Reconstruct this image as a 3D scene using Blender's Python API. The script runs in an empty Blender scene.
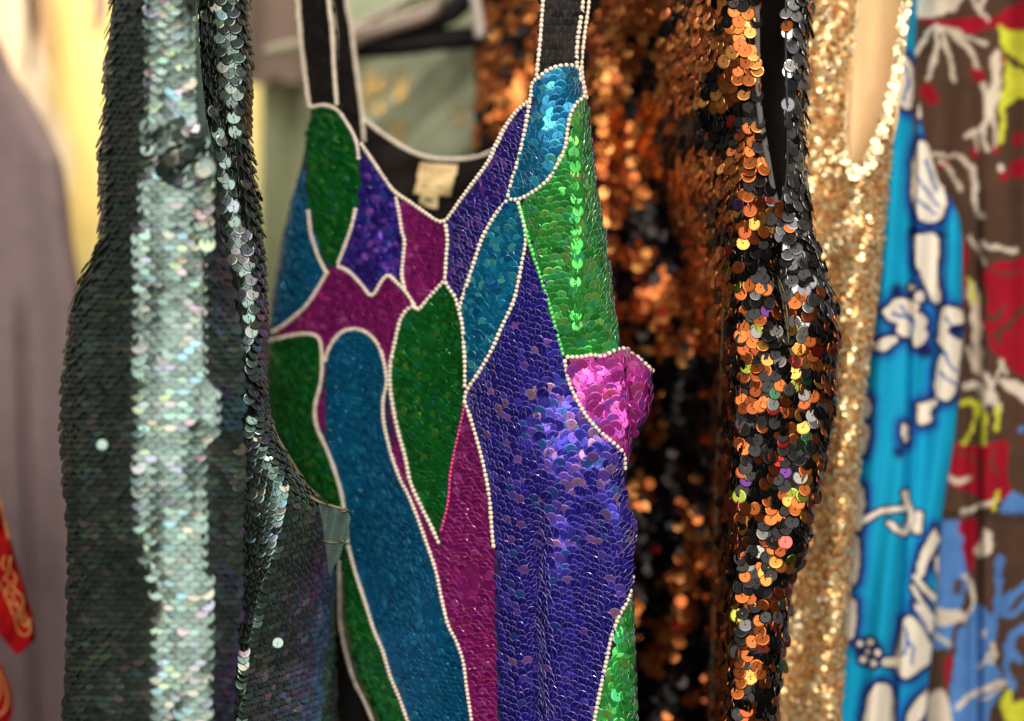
import bpy, math
import numpy as np
from mathutils.geometry import delaunay_2d_cdt
from mathutils import Vector

rng = np.random.default_rng(7)
CAM = np.array([0.0, -1.0, 0.0])
U = 0.0005                                  # metres per reference unit at the in-focus distance
A = lambda *p: np.array(p, float)

# ------------------------------------------------------------------ scene
sc = bpy.context.scene
sc.render.engine = 'CYCLES'
sc.render.resolution_x, sc.render.resolution_y = 1024, 721
sc.cycles.use_denoising = True
sc.cycles.max_bounces = 8
sc.cycles.sample_clamp_indirect = 6
sc.view_settings.view_transform = 'Standard'
sc.view_settings.look = 'None'
sc.view_settings.gamma = 1
sc.view_settings.exposure = 0.22
w = bpy.data.worlds.new("World"); sc.world = w; w.use_nodes = True

# ------------------------------------------------------------------ helpers
def smooth(a, b, x):
    t = np.clip((np.asarray(x, float) - a) / (b - a), 0, 1)
    return t * t * (3 - 2 * t)

def srgb(r, g, b):
    c = np.array([r, g, b], float) / 255
    return np.where(c <= 0.04045, c / 12.92, ((c + 0.055) / 1.055) ** 2.4)

def _hash(ix, iy, seed):
    h = np.sin(ix * 127.1 + iy * 311.7 + seed * 74.7) * 43758.5453
    return h - np.floor(h)

def vnoise(x, y, s, seed=0):
    x = np.asarray(x, float) / s; y = np.asarray(y, float) / s
    ix, iy = np.floor(x), np.floor(y); fx, fy = x - ix, y - iy
    fx = fx * fx * (3 - 2 * fx); fy = fy * fy * (3 - 2 * fy)
    a = _hash(ix, iy, seed); b = _hash(ix + 1, iy, seed)
    c = _hash(ix, iy + 1, seed); d = _hash(ix + 1, iy + 1, seed)
    return (a * (1 - fx) + b * fx) * (1 - fy) + (c * (1 - fx) + d * fx) * fy

def fbm(x, y, s, seed=0):
    return (vnoise(x, y, s, seed) + .5 * vnoise(x, y, s / 2.1, seed + 1) + .25 * vnoise(x, y, s / 4.3, seed + 2)) / 1.75

def curve(pts, step=2.0):
    """smooth curve through points, resampled at even steps"""
    p = np.array(pts, float)
    if len(p) > 2:
        q = np.vstack([2 * p[0] - p[1], p, 2 * p[-1] - p[-2]])
        out = []
        for i in range(1, len(q) - 2):
            t = np.linspace(0, 1, 9)[:-1, None]
            a, b, c, d = q[i - 1], q[i], q[i + 1], q[i + 2]
            out.append(.5 * ((2 * b) + (c - a) * t + (2 * a - 5 * b + 4 * c - d) * t ** 2 + (3 * b - a - 3 * c + d) * t ** 3))
        p = np.vstack(out + [p[-1:]])
    s = np.concatenate([[0], np.cumsum(np.linalg.norm(np.diff(p, axis=0), axis=1))])
    n = max(2, int(round(s[-1] / step)) + 1)
    t = np.linspace(0, s[-1], n)
    return np.stack([np.interp(t, s, p[:, 0]), np.interp(t, s, p[:, 1])], 1)

def inside(px, py, poly):
    px = np.asarray(px, float); py = np.asarray(py, float)
    r = np.zeros(px.shape, bool)
    x0, y0 = poly[-1]
    for x1, y1 in poly:
        c = ((y1 > py) != (y0 > py))
        with np.errstate(divide='ignore', invalid='ignore'):
            xi = (x0 - x1) * (py - y1) / ((y0 - y1) if y0 != y1 else 1e-9) + x1
        r ^= c & (px < xi)
        x0, y0 = x1, y1
    return r

def dist_line(px, py, pts):
    d = np.full(np.shape(px), 1e9)
    for (x0, y0), (x1, y1) in zip(pts[:-1], pts[1:]):
        vx, vy = x1 - x0, y1 - y0
        L = vx * vx + vy * vy + 1e-9
        t = np.clip(((px - x0) * vx + (py - y0) * vy) / L, 0, 1)
        d = np.minimum(d, np.hypot(px - x0 - t * vx, py - y0 - t * vy))
    return d

def sdf(px, py, poly):
    pl = [tuple(p) for p in poly]
    d = dist_line(px, py, pl + [pl[0]])
    return np.where(inside(px, py, pl), -d, d)

def P3(px, py, d):
    px, py, d = np.broadcast_arrays(np.asarray(px, float), np.asarray(py, float), d)
    k = 1 + d
    return np.stack([(px - 512) * U * k, d, (360.5 - py) * U * k], -1)

def frame(px, py, surf):
    e = 1.0
    p = P3(px, py, surf(px, py))
    tx = P3(px + e, py, surf(px + e, py)) - P3(px - e, py, surf(px - e, py))
    ty = P3(px, py + e, surf(px, py + e)) - P3(px, py - e, surf(px, py - e))
    n = np.cross(tx, ty)
    n /= np.linalg.norm(n, axis=-1, keepdims=True) + 1e-12
    flip = np.sum(n * (p - CAM), -1) > 0
    n[flip] *= -1
    return p, tx, ty, n

# ------------------------------------------------------------------ meshes
def make(name, V, faces, mats, parent=None, col=None, smoothf=False, mat_idx=None):
    """faces: list of (n,k) index arrays"""
    V = np.asarray(V, np.float32)
    if parent is not None:
        V = V - np.array(parent.location, np.float32)
    me = bpy.data.meshes.new(name)
    me.vertices.add(len(V)); me.vertices.foreach_set('co', V.ravel())
    loops = np.concatenate([f.ravel() for f in faces]).astype(np.int32)
    tot = np.concatenate([np.full(len(f), f.shape[1]) for f in faces]).astype(np.int32)
    start = np.concatenate([[0], np.cumsum(tot)[:-1]]).astype(np.int32)
    me.loops.add(len(loops)); me.loops.foreach_set('vertex_index', loops)
    me.polygons.add(len(tot)); me.polygons.foreach_set('loop_start', start)
    if mat_idx is not None:
        me.polygons.foreach_set('material_index', np.asarray(mat_idx, np.int32))
    me.polygons.foreach_set('use_smooth', np.full(len(tot), smoothf))
    me.update(calc_edges=True)
    if col is not None:
        a = me.color_attributes.new('Col', 'FLOAT_COLOR', 'POINT')
        c = np.concatenate([np.clip(col, 0, 1), np.ones((len(col), 1))], 1).astype(np.float32)
        a.data.foreach_set('color', c.ravel())
    for m in mats: me.materials.append(m)
    o = bpy.data.objects.new(name, me); sc.collection.objects.link(o)
    if parent is not None: o.parent = parent
    return o

def thing(name, label, cat, px, py, d, group=None):
    o = bpy.data.objects.new(name, None); sc.collection.objects.link(o)
    o.location = P3(px, py, d); o.empty_display_size = .02
    o['label'] = label; o['category'] = cat
    if group: o['group'] = group
    return o

def tag(o, label, cat, group=None, kind=None):
    o['label'] = label; o['category'] = cat
    if group: o['group'] = group
    if kind: o['kind'] = kind
    return o

def sheet(name, outline, surf, mats, parent=None, sp=7, thick=.002, holes=(), colf=None, smooth_edge=True, back=None):
    """a cloth cut to an outline, following surf, with a real thickness"""
    ol = [tuple(map(float, p)) for p in outline]
    x = np.array([p[0] for p in ol]); y = np.array([p[1] for p in ol])
    gx, gy = np.meshgrid(np.arange(x.min() + sp * .5, x.max(), sp), np.arange(y.min() + sp * .5, y.max(), sp))
    gx = gx.ravel() + 0; gy = gy.ravel() + 0
    ok = (sdf(gx, gy, ol) < -sp * .45)
    for h in holes: ok &= sdf(gx, gy, h) > sp * .45
    pts = [Vector(p) for p in ol]
    edges = [(i, (i + 1) % len(ol)) for i in range(len(ol))]
    for h in holes:
        b = len(pts); pts += [Vector((float(p[0]), float(p[1]))) for p in h]
        edges += [(b + i, b + (i + 1) % len(h)) for i in range(len(h))]
    pts += [Vector((a, b)) for a, b in zip(gx[ok], gy[ok])]
    vo, _, fo, *_ = delaunay_2d_cdt(pts, edges, [], 1, 1e-4)
    vo = np.array([[v.x, v.y] for v in vo]); fo = np.array([f for f in fo if len(f) == 3], int)
    if len(holes):
        c = vo[fo].mean(1); keep = np.ones(len(fo), bool)
        for h in holes: keep &= ~inside(c[:, 0], c[:, 1], h)
        fo = fo[keep]
    a, b, c = vo[fo[:, 0]], vo[fo[:, 1]], vo[fo[:, 2]]
    ar = (b[:, 0] - a[:, 0]) * (c[:, 1] - a[:, 1]) - (b[:, 1] - a[:, 1]) * (c[:, 0] - a[:, 0])
    fo[ar < 0] = fo[ar < 0][:, ::-1]
    d = surf(vo[:, 0], vo[:, 1])
    F = P3(vo[:, 0], vo[:, 1], d)
    if back is None: Bk = P3(vo[:, 0], vo[:, 1], d + thick)
    else:
        xc = (x.min() + x.max()) / 2          # the back half of the garment is a little narrower than its front
        Bk = P3(xc + (vo[:, 0] - xc) * .93, vo[:, 1], np.maximum(back(vo[:, 0], vo[:, 1]), d + thick))
    n = len(vo)
    e = np.sort(np.concatenate([fo[:, [0, 1]], fo[:, [1, 2]], fo[:, [2, 0]]]), 1)
    ed = np.concatenate([fo[:, [0, 1]], fo[:, [1, 2]], fo[:, [2, 0]]])
    key = e[:, 0] * n + e[:, 1]
    _, inv, cnt = np.unique(key, return_inverse=True, return_counts=True)
    be = ed[cnt[inv] == 1]
    sides = np.stack([be[:, 1], be[:, 0], be[:, 0] + n, be[:, 1] + n], 1)
    V = np.vstack([F, Bk])
    col = None
    if colf is not None:
        c1 = colf(vo[:, 0], vo[:, 1]); col = np.vstack([c1, c1])
    return make(name, V, [fo, fo[:, ::-1] + n, sides], mats, parent, col, True)

def disc_template(seg, thread, flip, edge=False):
    rings = [(.11, .0), (.80, .0), (.962, -.03), (1.0, -.10)]
    a = np.arange(seg) * 2 * np.pi / seg
    V = np.concatenate([np.stack([r * np.cos(a), r * np.sin(a), np.full(seg, z)], 1) for r, z in rings])
    f = []
    for k in range(len(rings) - 1):
        for i in range(seg):
            j = (i + 1) % seg
            f.append([k * seg + i, (k + 1) * seg + i, (k + 1) * seg + j, k * seg + j])
    mi = [0] * (2 * seg) + [2 if edge else 0] * seg
    if thread:
        b = len(V); s = -1 if flip else 1; hw = .026
        tv = []
        for yy, zz in ((0, .0), (.25 * s, .1), (.75 * s, .10), (1.05 * s, -.1)):
            tv += [[-hw, yy, zz], [0, yy, zz + .06], [hw, yy, zz]]
        V = np.vstack([V, tv])
        for k in range(3):
            for q in (0, 1):
                f.append([b + 3 * k + q, b + 3 * k + q + 1, b + 3 * k + q + 4, b + 3 * k + q + 3]); mi.append(1)
    return V, np.array(f), np.array(mi)

def sequins(name, region, surf, mats, parent, r=6, row=8.5, step=6, ang=90, color=None, tilt=10, jit=4,
            thread=True, seg=14, holes=(), pos=.3, lift=.5, margin=0, drop=0, size_jit=.03, bend=0, spin=25, flip=False):
    """sequins sewn in threads across a region. ang: way the lifted edge points (0 right, 90 down, 270 up)"""
    th = math.radians(ang)
    D = A(math.cos(th), math.sin(th)); Q = A(-D[1], D[0])
    poly = np.array(region, float)
    u = poly @ Q; v = poly @ D
    u0 = (u.min() + u.max()) / 2
    us = np.arange(u.min() - 12, u.max() + 12, 1.0)
    X, Y = [], []
    for j, vv in enumerate(np.arange(v.min() - step, v.max() + step, step)):
        uu = us + bend * math.sin(vv * .018)
        x = uu * Q[0] + vv * D[0]; y = uu * Q[1] + vv * D[1]
        p = P3(x, y, surf(x, y)) / U
        s = np.concatenate([[0], np.cumsum(np.linalg.norm(np.diff(p, axis=0), axis=1))])
        s -= np.interp(u0, us, s)
        k = np.arange(math.floor(s[0] / row), math.ceil(s[-1] / row) + 1)
        t = (k + (.5 if j % 2 else 0)) * row
        t = t[(t > s[0]) & (t < s[-1])]
        un = np.interp(t, s, uu)
        X.append(un * Q[0] + vv * D[0]); Y.append(un * Q[1] + vv * D[1])
    X = np.concatenate(X); Y = np.concatenate(Y)
    X = X + rng.normal(0, pos, len(X)); Y = Y + rng.normal(0, pos, len(Y))
    pl = [tuple(p) for p in poly]
    ok = sdf(X, Y, pl) < -margin
    for h in holes: ok &= ~inside(X, Y, h)
    if drop: ok &= rng.random(len(X)) > drop
    X, Y = X[ok], Y[ok]
    n = len(X)
    p, tx, ty, N = frame(X, Y, surf)
    T = tx * D[0] + ty * D[1]
    T -= N * np.sum(T * N, 1, keepdims=True); T /= np.linalg.norm(T, axis=1, keepdims=True)
    B = np.cross(T, N)
    tl = np.radians((tilt(X, Y) if callable(tilt) else np.full(n, float(tilt))) + rng.normal(0, 1, n) * jit)
    jj = jit(X, Y) if callable(jit) else jit
    ya = np.radians(rng.normal(0, 1, n) * jj * 1.0)
    c, s = np.cos(tl)[:, None], np.sin(tl)[:, None]
    T2 = T * c + N * s; N2 = N * c - T * s
    c, s = np.cos(ya)[:, None], np.sin(ya)[:, None]
    B2 = B * c + N2 * s; N3 = N2 * c - B * s
    sp_ = np.radians(rng.uniform(-spin, spin, n)); c, s = np.cos(sp_)[:, None], np.sin(sp_)[:, None]
    B3 = B2 * c + T2 * s; T3 = T2 * c - B2 * s
    R = (r(X, Y) if callable(r) else np.full(n, float(r))) * (1 + rng.normal(0, size_jit, n)) * U
    V0, F0, M0 = disc_template(seg, thread, flip, len(mats) > 2)
    ctr = p + N * ((np.abs(np.sin(tl)) * R + lift * U * rng.uniform(.7, 1.5, n))[:, None])
    V = ctr[:, None, :] + R[:, None, None] * (V0[None, :, 0:1] * B3[:, None, :] + V0[None, :, 1:2] * T3[:, None, :] + V0[None, :, 2:3] * N3[:, None, :])
    K = len(V0)
    Fs = (F0[None] + (np.arange(n) * K)[:, None, None]).reshape(-1, 4)
    col = np.repeat(color(X, Y), K, axis=0)
    return make(name, V.reshape(-1, 3), [Fs], mats, parent, col, False, np.tile(M0, n))

def beads(name, pts, surf, mat, parent, r=2.4, step=4.6, lift=1.4, long=.5, off=0.0):
    c = curve(pts, step)
    m = (c[1:] + c[:-1]) / 2
    t2 = c[1:] - c[:-1]
    x, y = m[:, 0], m[:, 1]
    p, tx, ty, N = frame(x, y, surf)
    T = tx * t2[:, :1] + ty * t2[:, 1:]
    T -= N * np.sum(T * N, 1, keepdims=True); T /= np.linalg.norm(T, axis=1, keepdims=True)
    ph = rng.normal(0, .12, len(x))[:, None]
    B = np.cross(N, T); T = T + B * ph; B = np.cross(N, T)
    seg, rg = 8, 6
    V0 = []
    for i in range(rg + 1):
        a = np.pi * i / rg
        for k in range(seg):
            b = 2 * np.pi * k / seg
            rr = np.sin(a) ** .6 if 0 < i < rg else .22
            V0.append([rr * np.cos(b), rr * np.sin(b), np.cos(a)])
    V0 = np.array(V0)
    F0 = np.array([[i * seg + k, i * seg + (k + 1) % seg, (i + 1) * seg + (k + 1) % seg, (i + 1) * seg + k] for i in range(rg) for k in range(seg)])
    n = len(x)
    R = r * U * (1 + rng.normal(0, .07, n))[:, None, None]
    L = step * U * long * (1 + rng.normal(0, .05, n))[:, None, None]
    L = L * (1 + surf(x, y))[:, None, None]
    ctr = (p + N * lift * U)[:, None, :]
    V = ctr + R * (V0[None, :, 0:1] * B[:, None] + V0[None, :, 1:2] * N[:, None]) + L * V0[None, :, 2:3] * T[:, None]
    Fs = (F0[None] + (np.arange(n) * len(V0))[:, None, None]).reshape(-1, 4)
    return make(name, V.reshape(-1, 3), [Fs], [mat], parent, None, True)

def tube(name, P, r, mat, parent=None, seg=8, flat=1.0):
    """a cord through 3-D points"""
    P = np.array(P, float); n = len(P)
    r = np.broadcast_to(np.asarray(r, float), (n,))
    T = np.gradient(P, axis=0); T /= np.linalg.norm(T, axis=1, keepdims=True) + 1e-12
    ref = A(0, 1, 0)
    B = np.cross(T, ref); B /= np.linalg.norm(B, axis=1, keepdims=True) + 1e-9
    N = np.cross(B, T)
    a = np.arange(seg) * 2 * np.pi / seg
    V = P[:, None] + r[:, None, None] * (np.cos(a)[None, :, None] * B[:, None] + flat * np.sin(a)[None, :, None] * N[:, None])
    F = np.array([[i * seg + k, i * seg + (k + 1) % seg, (i + 1) * seg + (k + 1) % seg, (i + 1) * seg + k] for i in range(n - 1) for k in range(seg)])
    cap = np.array([list(range(seg))[::-1]]); cap2 = np.array([[(n - 1) * seg + k for k in range(seg)]])
    return make(name, V.reshape(-1, 3), [F, cap, cap2], [mat], parent, None, True)

def cord(name, pts, surf, r, mat, parent, lift=0, flat=1.0, step=4):
    c = curve(pts, step)
    p, tx, ty, N = frame(c[:, 0], c[:, 1], surf)
    return tube(name, p + N * lift * U, r * U, mat, parent, flat=flat)

# ------------------------------------------------------------------ materials
def mat(name, base=None, rough=.5, metal=0, coat=0, coat_r=.1, sheen=0, bump=None, attr=False, spec=.5, trans=0, film=0, var=0, sub=0):
    m = bpy.data.materials.new(name); m.use_nodes = True
    nt = m.node_tree; b = nt.nodes['Principled BSDF']
    I = b.inputs
    I['Roughness'].default_value = rough; I['Metallic'].default_value = metal
    I['Coat Weight'].default_value = coat; I['Coat Roughness'].default_value = coat_r
    I['Sheen Weight'].default_value = sheen; I['Specular IOR Level'].default_value = spec
    if trans: I['Transmission Weight'].default_value = trans
    if film and 'Thin Film Thickness' in I:
        I['Thin Film Thickness'].default_value = film; I['Thin Film IOR'].default_value = 1.6
    tc = nt.nodes.new('ShaderNodeTexCoord')
    if attr:
        a = nt.nodes.new('ShaderNodeAttribute'); a.attribute_name = 'Col'; src = a.outputs['Color']
    else:
        c = nt.nodes.new('ShaderNodeRGB'); c.outputs[0].default_value = (*base, 1); src = c.outputs[0]
    if var:
        nz = nt.nodes.new('ShaderNodeTexNoise'); nz.inputs['Scale'].default_value = 90; nz.inputs['Detail'].default_value = 4
        nt.links.new(tc.outputs['Object'], nz.inputs['Vector'])
        mr = nt.nodes.new('ShaderNodeMapRange'); mr.inputs['From Min'].default_value = .3; mr.inputs['From Max'].default_value = .7
        mr.inputs['To Min'].default_value = 1 - var; mr.inputs['To Max'].default_value = 1 + var
        nt.links.new(nz.outputs['Fac'], mr.inputs['Value'])
        mx = nt.nodes.new('ShaderNodeVectorMath'); mx.operation = 'SCALE'
        nt.links.new(src, mx.inputs[0]); nt.links.new(mr.outputs[0], mx.inputs['Scale']); src = mx.outputs[0]
    nt.links.new(src, I['Base Color'])
    if bump:
        kind, scale, strength, dist = bump
        mp = nt.nodes.new('ShaderNodeMapping'); nt.links.new(tc.outputs['Object'], mp.inputs['Vector'])
        bn = nt.nodes.new('ShaderNodeBump'); bn.inputs['Strength'].default_value = strength; bn.inputs['Distance'].default_value = dist
        if kind == 'weave':
            hs = []
            for dr in ('X', 'Z'):
                wv = nt.nodes.new('ShaderNodeTexWave'); wv.bands_direction = dr; wv.inputs['Scale'].default_value = scale
                wv.inputs['Distortion'].default_value = .6; wv.inputs['Detail'].default_value = 1
                nt.links.new(mp.outputs[0], wv.inputs['Vector']); hs.append(wv.outputs['Fac'])
            ad = nt.nodes.new('ShaderNodeMath'); ad.operation = 'ADD'
            nt.links.new(hs[0], ad.inputs[0]); nt.links.new(hs[1], ad.inputs[1]); h = ad.outputs[0]
        else:
            nz = nt.nodes.new('ShaderNodeTexNoise'); nz.inputs['Scale'].default_value = scale; nz.inputs['Detail'].default_value = 5
            nt.links.new(mp.outputs[0], nz.inputs['Vector']); h = nz.outputs['Fac']
        nt.links.new(h, bn.inputs['Height']); nt.links.new(bn.outputs[0], I['Normal'])
    return m

M = {}
M['seq'] = mat('sequin_film', rough=.27, metal=.95, coat=.08, coat_r=.15, attr=True)
M['seq_col'] = mat('coloured_sequin_film', rough=.3, metal=.6, coat=.22, coat_r=.16, attr=True)
M['seq_cop'] = mat('two_tone_sequin_film', rough=.28, metal=.92, coat=.03, coat_r=.1, attr=True)
M['edge'] = mat('sequin_rim_glint', srgb(130, 116, 190), rough=.3, metal=.3, coat=.5)  # rim ring coloured paler than the film, standing in for rim highlights
M['edge_k'] = mat('sequin_rim_shade', srgb(40, 52, 48), rough=.5)  # rim ring coloured darker, standing in for the shade under each scallop
M['edge_g'] = mat('green_sequin_rim_glint', srgb(60, 150, 70), rough=.3, metal=.2, coat=.6)  # green, teal and magenta rims likewise carry the highlight in their colour
M['edge_t'] = mat('teal_sequin_rim_glint', srgb(40, 130, 165), rough=.3, metal=.2, coat=.6)
M['edge_m'] = mat('magenta_sequin_rim_glint', srgb(190, 70, 150), rough=.3, metal=.2, coat=.6)
M['seq_gold'] = mat('gold_sequin_film', rough=.27, metal=.6, attr=True)
M['seq_black'] = mat('black_sequin_film', rough=.4, metal=0, spec=.12, attr=True)
M['thread_w'] = mat('pale_nylon_thread', srgb(138, 124, 156), rough=.3, coat=.5)
M['thread_k'] = mat('dark_thread', srgb(40, 34, 32), rough=.7)
M['thread_g'] = mat('olive_thread', srgb(120, 112, 84), rough=.6)
M['bead'] = mat('pearl_glass_bead', srgb(242, 226, 206), rough=.22, coat=.5, var=.06)
M['bead_green'] = mat('green_glass_bead', srgb(110, 220, 120), rough=.2, coat=.5, metal=.3)
M['bead_pink'] = mat('pink_glass_bead', srgb(210, 70, 130), rough=.2, coat=.5, metal=.3)
M['black_cloth'] = mat('black_lining', srgb(34, 28, 26), rough=.85, spec=.1, bump=('noise', 160, .5, .003), var=.2)
M['dark_net'] = mat('dark_net', srgb(18, 18, 17), rough=.8, spec=.1, bump=('weave', 260, .5, .0006))
M['purple_net'] = mat('indigo_net', srgb(28, 22, 70), rough=.7, bump=('weave', 260, .5, .0006))
M['teal_lining'] = mat('teal_lining', srgb(66, 90, 83), rough=.7, sheen=.2, bump=('weave', 220, .3, .0004))
M['cream_lining'] = mat('cream_lining', srgb(244, 212, 158), rough=.6, sheen=.3, bump=('noise', 60, .25, .003))
M['gold_net'] = mat('gold_net', srgb(220, 168, 108), rough=.6, metal=.2, bump=('weave', 260, .4, .0005))
M['print'] = mat('printed_cotton', attr=True, rough=.9, spec=.2, bump=('weave', 190, .35, .0006), var=.08)
M['print_smooth'] = mat('printed_rayon', attr=True, rough=.8, spec=.25, bump=('weave', 220, .15, .0004), var=.04)
M['label'] = mat('woven_label', attr=True, rough=.55, bump=('weave', 330, .3, .0003))

# ==================================================================
# 1. multicoloured sequin dress
# ==================================================================
Lc = A((150, 305), (190, 295), (240, 281), (275, 276), (313, 270), (343, 267), (373, 264), (400, 262), (426, 266), (447, 275), (480, 294), (520, 318), (560, 336), (594, 341), (630, 343), (680, 357), (721, 375), (760, 395))
Rc = A((60, 583), (100, 588), (127, 591), (153, 594), (187, 598), (227, 604), (273, 611), (313, 616), (347, 622), (356, 630), (363, 640), (373, 652), (387, 653), (407, 651), (420, 647), (440, 636), (457, 630), (480, 626), (503, 628), (517, 634), (530, 635), (547, 632), (577, 632), (594, 634), (640, 636), (721, 638), (790, 639))
def curl(dist, w, depth):
    t = np.clip(1 - dist / w, 0, 1.0)
    return depth * (1 - np.sqrt(np.clip(1 - t * t, 0, 1)) ) + np.where(dist < 0, (-dist) * U * 1.0, 0)

def S_dress(x, y):
    x = np.asarray(x, float); y = np.asarray(y, float)
    R = np.interp(y, Rc[:, 0], Rc[:, 1]); L = np.interp(y, Lc[:, 0], Lc[:, 1])
    d = .090 * np.clip((545 - x) / 285, 0, 1.1) ** 1.25 + .006 * np.clip((560 - x) / 100, 0, 1)
    d = d + curl(R - x, 24, .022) + curl(x - L, 13, .012) * smooth(150, 230, y)
    d += .0035 * np.sin(x / 33. + y / 170.) + .0008 * np.sin(x / 15. - y / 90. + 1)
    d += .007 * np.exp(-((x - 537 + (y - 600) * .0) / 9.) ** 2) * smooth(470, 560, y)
    d -= .002 * np.exp(-((x - 575) / 45.) ** 2 - ((y - 440) / 70.) ** 2)
    d += .006 * np.exp(-((x - 630) / 4.) ** 2) * smooth(348, 362, y) * (1 - smooth(430, 460, y))
    d -= .004 * np.exp(-((x - 577) / 9.) ** 2) * smooth(90, 130, y) * (1 - smooth(330, 350, y))
    return d

dress = thing('sequin_dress', 'multicoloured sequin dress with green, teal, indigo and magenta panels outlined in white beads', 'dress', 470, 900, .04)

neckF = [(361.6, 143), (373, 160), (385, 178), (395, 191.6), (410, 201.5), (426.5, 213), (440, 221.5), (448, 220), (460, 203), (473, 185), (486.6, 166.6), (495, 150), (503, 133), (511.6, 120), (521.5, 108), (531.5, 100), (533, 85), (538, 79)]
arcR = [(538, 80), (546.6, 71.6), (556.6, 67), (568, 65.6), (577, 68)]
ovalTop = [(312, 108), (320, 106), (330, 106), (340, 111.5), (348, 123), (355, 135), (358.5, 146), (360, 160)]
rightEdge = [(x, y) for y, x in Rc if 60 < y <= 790]
leftEdge = [(x, y) for y, x in Lc if y >= 150][::-1]
front_outline = ([(308, 130), (312, 108)] + ovalTop[1:6] + [tuple(p) for p in curve(neckF, 8)[1:]] + [tuple(p) for p in curve(arcR, 5)[1:]] + rightEdge + leftEdge)
sheet('base_cloth', front_outline, S_dress, [M['purple_net']], dress, sp=6, thick=.0012)

# seams between the panels
bl = {}
bl['neck'] = neckF
bl['arc'] = arcR
bl['teal_right'] = [(577, 68), (579, 83), (582.6, 96.6), (575, 103), (570, 116.6), (568, 133), (566, 146.6), (558, 163), (548, 180), (533, 193), (518, 200), (510, 199)]
bl['teal_left'] = [(531.5, 100), (527, 126.6), (523, 146.6), (518, 166.6), (511.6, 186.6), (509, 198)]
bl['t2_left'] = [(509, 200), (498, 213), (490, 226), (483, 240), (477, 258), (470, 280), (465, 295), (461, 310)]
bl['t2_right'] = [(519, 201), (523, 216), (527, 238), (521.6, 270), (515, 300), (503, 326.6), (493, 350), (480, 373), (468, 391.5), (466, 404)]
bl['g2_left'] = [(520, 203), (530, 241.6), (538, 266.6), (545, 290), (551.6, 313), (558, 336.6), (563, 356)]
bl['g2_bottom'] = [(565, 357), (580, 357), (592, 355), (603, 356.6), (612, 352), (620, 350), (628, 352), (640, 362), (652, 374)]
bl['pink_left'] = [(564, 359), (568, 380), (575, 396.6), (586.6, 416.6), (600, 431.6), (613, 443), (621.6, 453), (623, 470)]
bl['pur_left'] = [(466, 400), (471.6, 416.6), (476.6, 433), (483, 456.6), (488, 480), (491, 500), (493.5, 535), (495, 548)]
bl['g3_left'] = [(631, 575), (627, 597), (619, 614), (612, 637), (607, 660.6), (600.5, 690.7), (594.5, 721), (588, 760)]
bl['oval_top'] = ovalTop
bl['oval_right'] = [(357, 208), (353, 226), (346, 246), (339, 264)]
bl['blueL_right'] = [(309.5, 210), (312, 233), (314.5, 242), (320, 258), (327, 272)]
bl['m1_bottom_zig'] = [(338, 266), (350, 271.6), (363, 285), (373, 296), (381.6, 283), (389, 275), (396.6, 281.6), (406.6, 291.6), (416, 306)]
bl['m1_left'] = [(329, 271), (318, 290), (306.6, 306.6), (290, 321.6), (274, 333)]
bl['m2_left'] = [(396.6, 196.6), (400, 213), (403, 233), (405.6, 240), (404, 260), (403, 276), (406, 289)]
bl['m2_bottom'] = [(413, 301.6), (418.5, 310.5), (425, 304), (433, 295), (441, 286), (446, 281)]
bl['m2_right'] = [(447, 224), (449, 240), (447.6, 260), (446.6, 280)]
bl['p2_left'] = [(446.6, 281), (450, 288), (456.6, 297), (461, 312)]
bl['leaf_left'] = [(416, 306), (409, 309), (401.6, 320), (396, 343), (391.6, 366.6), (391.6, 386.6), (395, 410), (400, 433), (406.6, 456.6), (412, 482), (422, 505), (432, 525), (440.6, 544)]
bl['leaf_right'] = [(461, 312), (464, 325), (465.5, 345), (466.6, 366), (466.5, 388)]
bl['g4_top'] = [(270, 341), (286.6, 337), (303, 334), (316.6, 335.5), (321.6, 343), (323, 363), (321.6, 383), (316.6, 403), (316, 416.6), (319, 430), (326.6, 446.6), (333, 463), (338.6, 480), (343, 497), (346, 520), (349, 543)]
bl['col_top'] = [(326, 362), (328, 353), (333, 343), (343, 332), (356.6, 329), (370, 334), (380, 346), (385.5, 363), (388, 383), (384.5, 400), (385, 420), (389, 440), (394, 458), (402, 480), (409, 493), (417.5, 513.5), (427, 540), (437, 570), (442, 594), (449, 624), (457, 640.5), (464, 660.6), (467.5, 687), (472.5, 721), (476, 750)]
bl['col_left'] = [(349, 545), (357, 573.6), (367, 604), (375.5, 630.5), (384, 650.5), (392, 677), (400.5, 697), (409, 721), (418, 748)]
bl['g5_left'] = [(341, 560), (342, 594), (342.5, 620), (348.7, 654), (357, 680.7), (367, 700.7), (375.5, 721), (388, 750)]

def pal(base, alts, pa, hv=.12):
    """per-sequin colours: mostly base, some iridescent or highlight tints in soft patches"""
    base = np.array(base); alts = [np.array(a) for a in alts]
    def f(x, y):
        n = len(x)
        c = np.tile(base, (n, 1)) * (1 + rng.normal(0, hv, (n, 1)))
        q = pa(x, y) if callable(pa) else np.full(n, pa)
        pick = (rng.random(n) < q) & (vnoise(x, y, 30, 5) + rng.random(n) * .8 > .5)
        idx = rng.integers(0, len(alts), n)
        mixf = rng.uniform(.35, .9, n)[:, None]
        al = np.array(alts)[idx]
        c = np.where(pick[:, None], c * (1 - mixf) + al * mixf, c)
        return np.clip(c, .002, .95)
    return f

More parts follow.
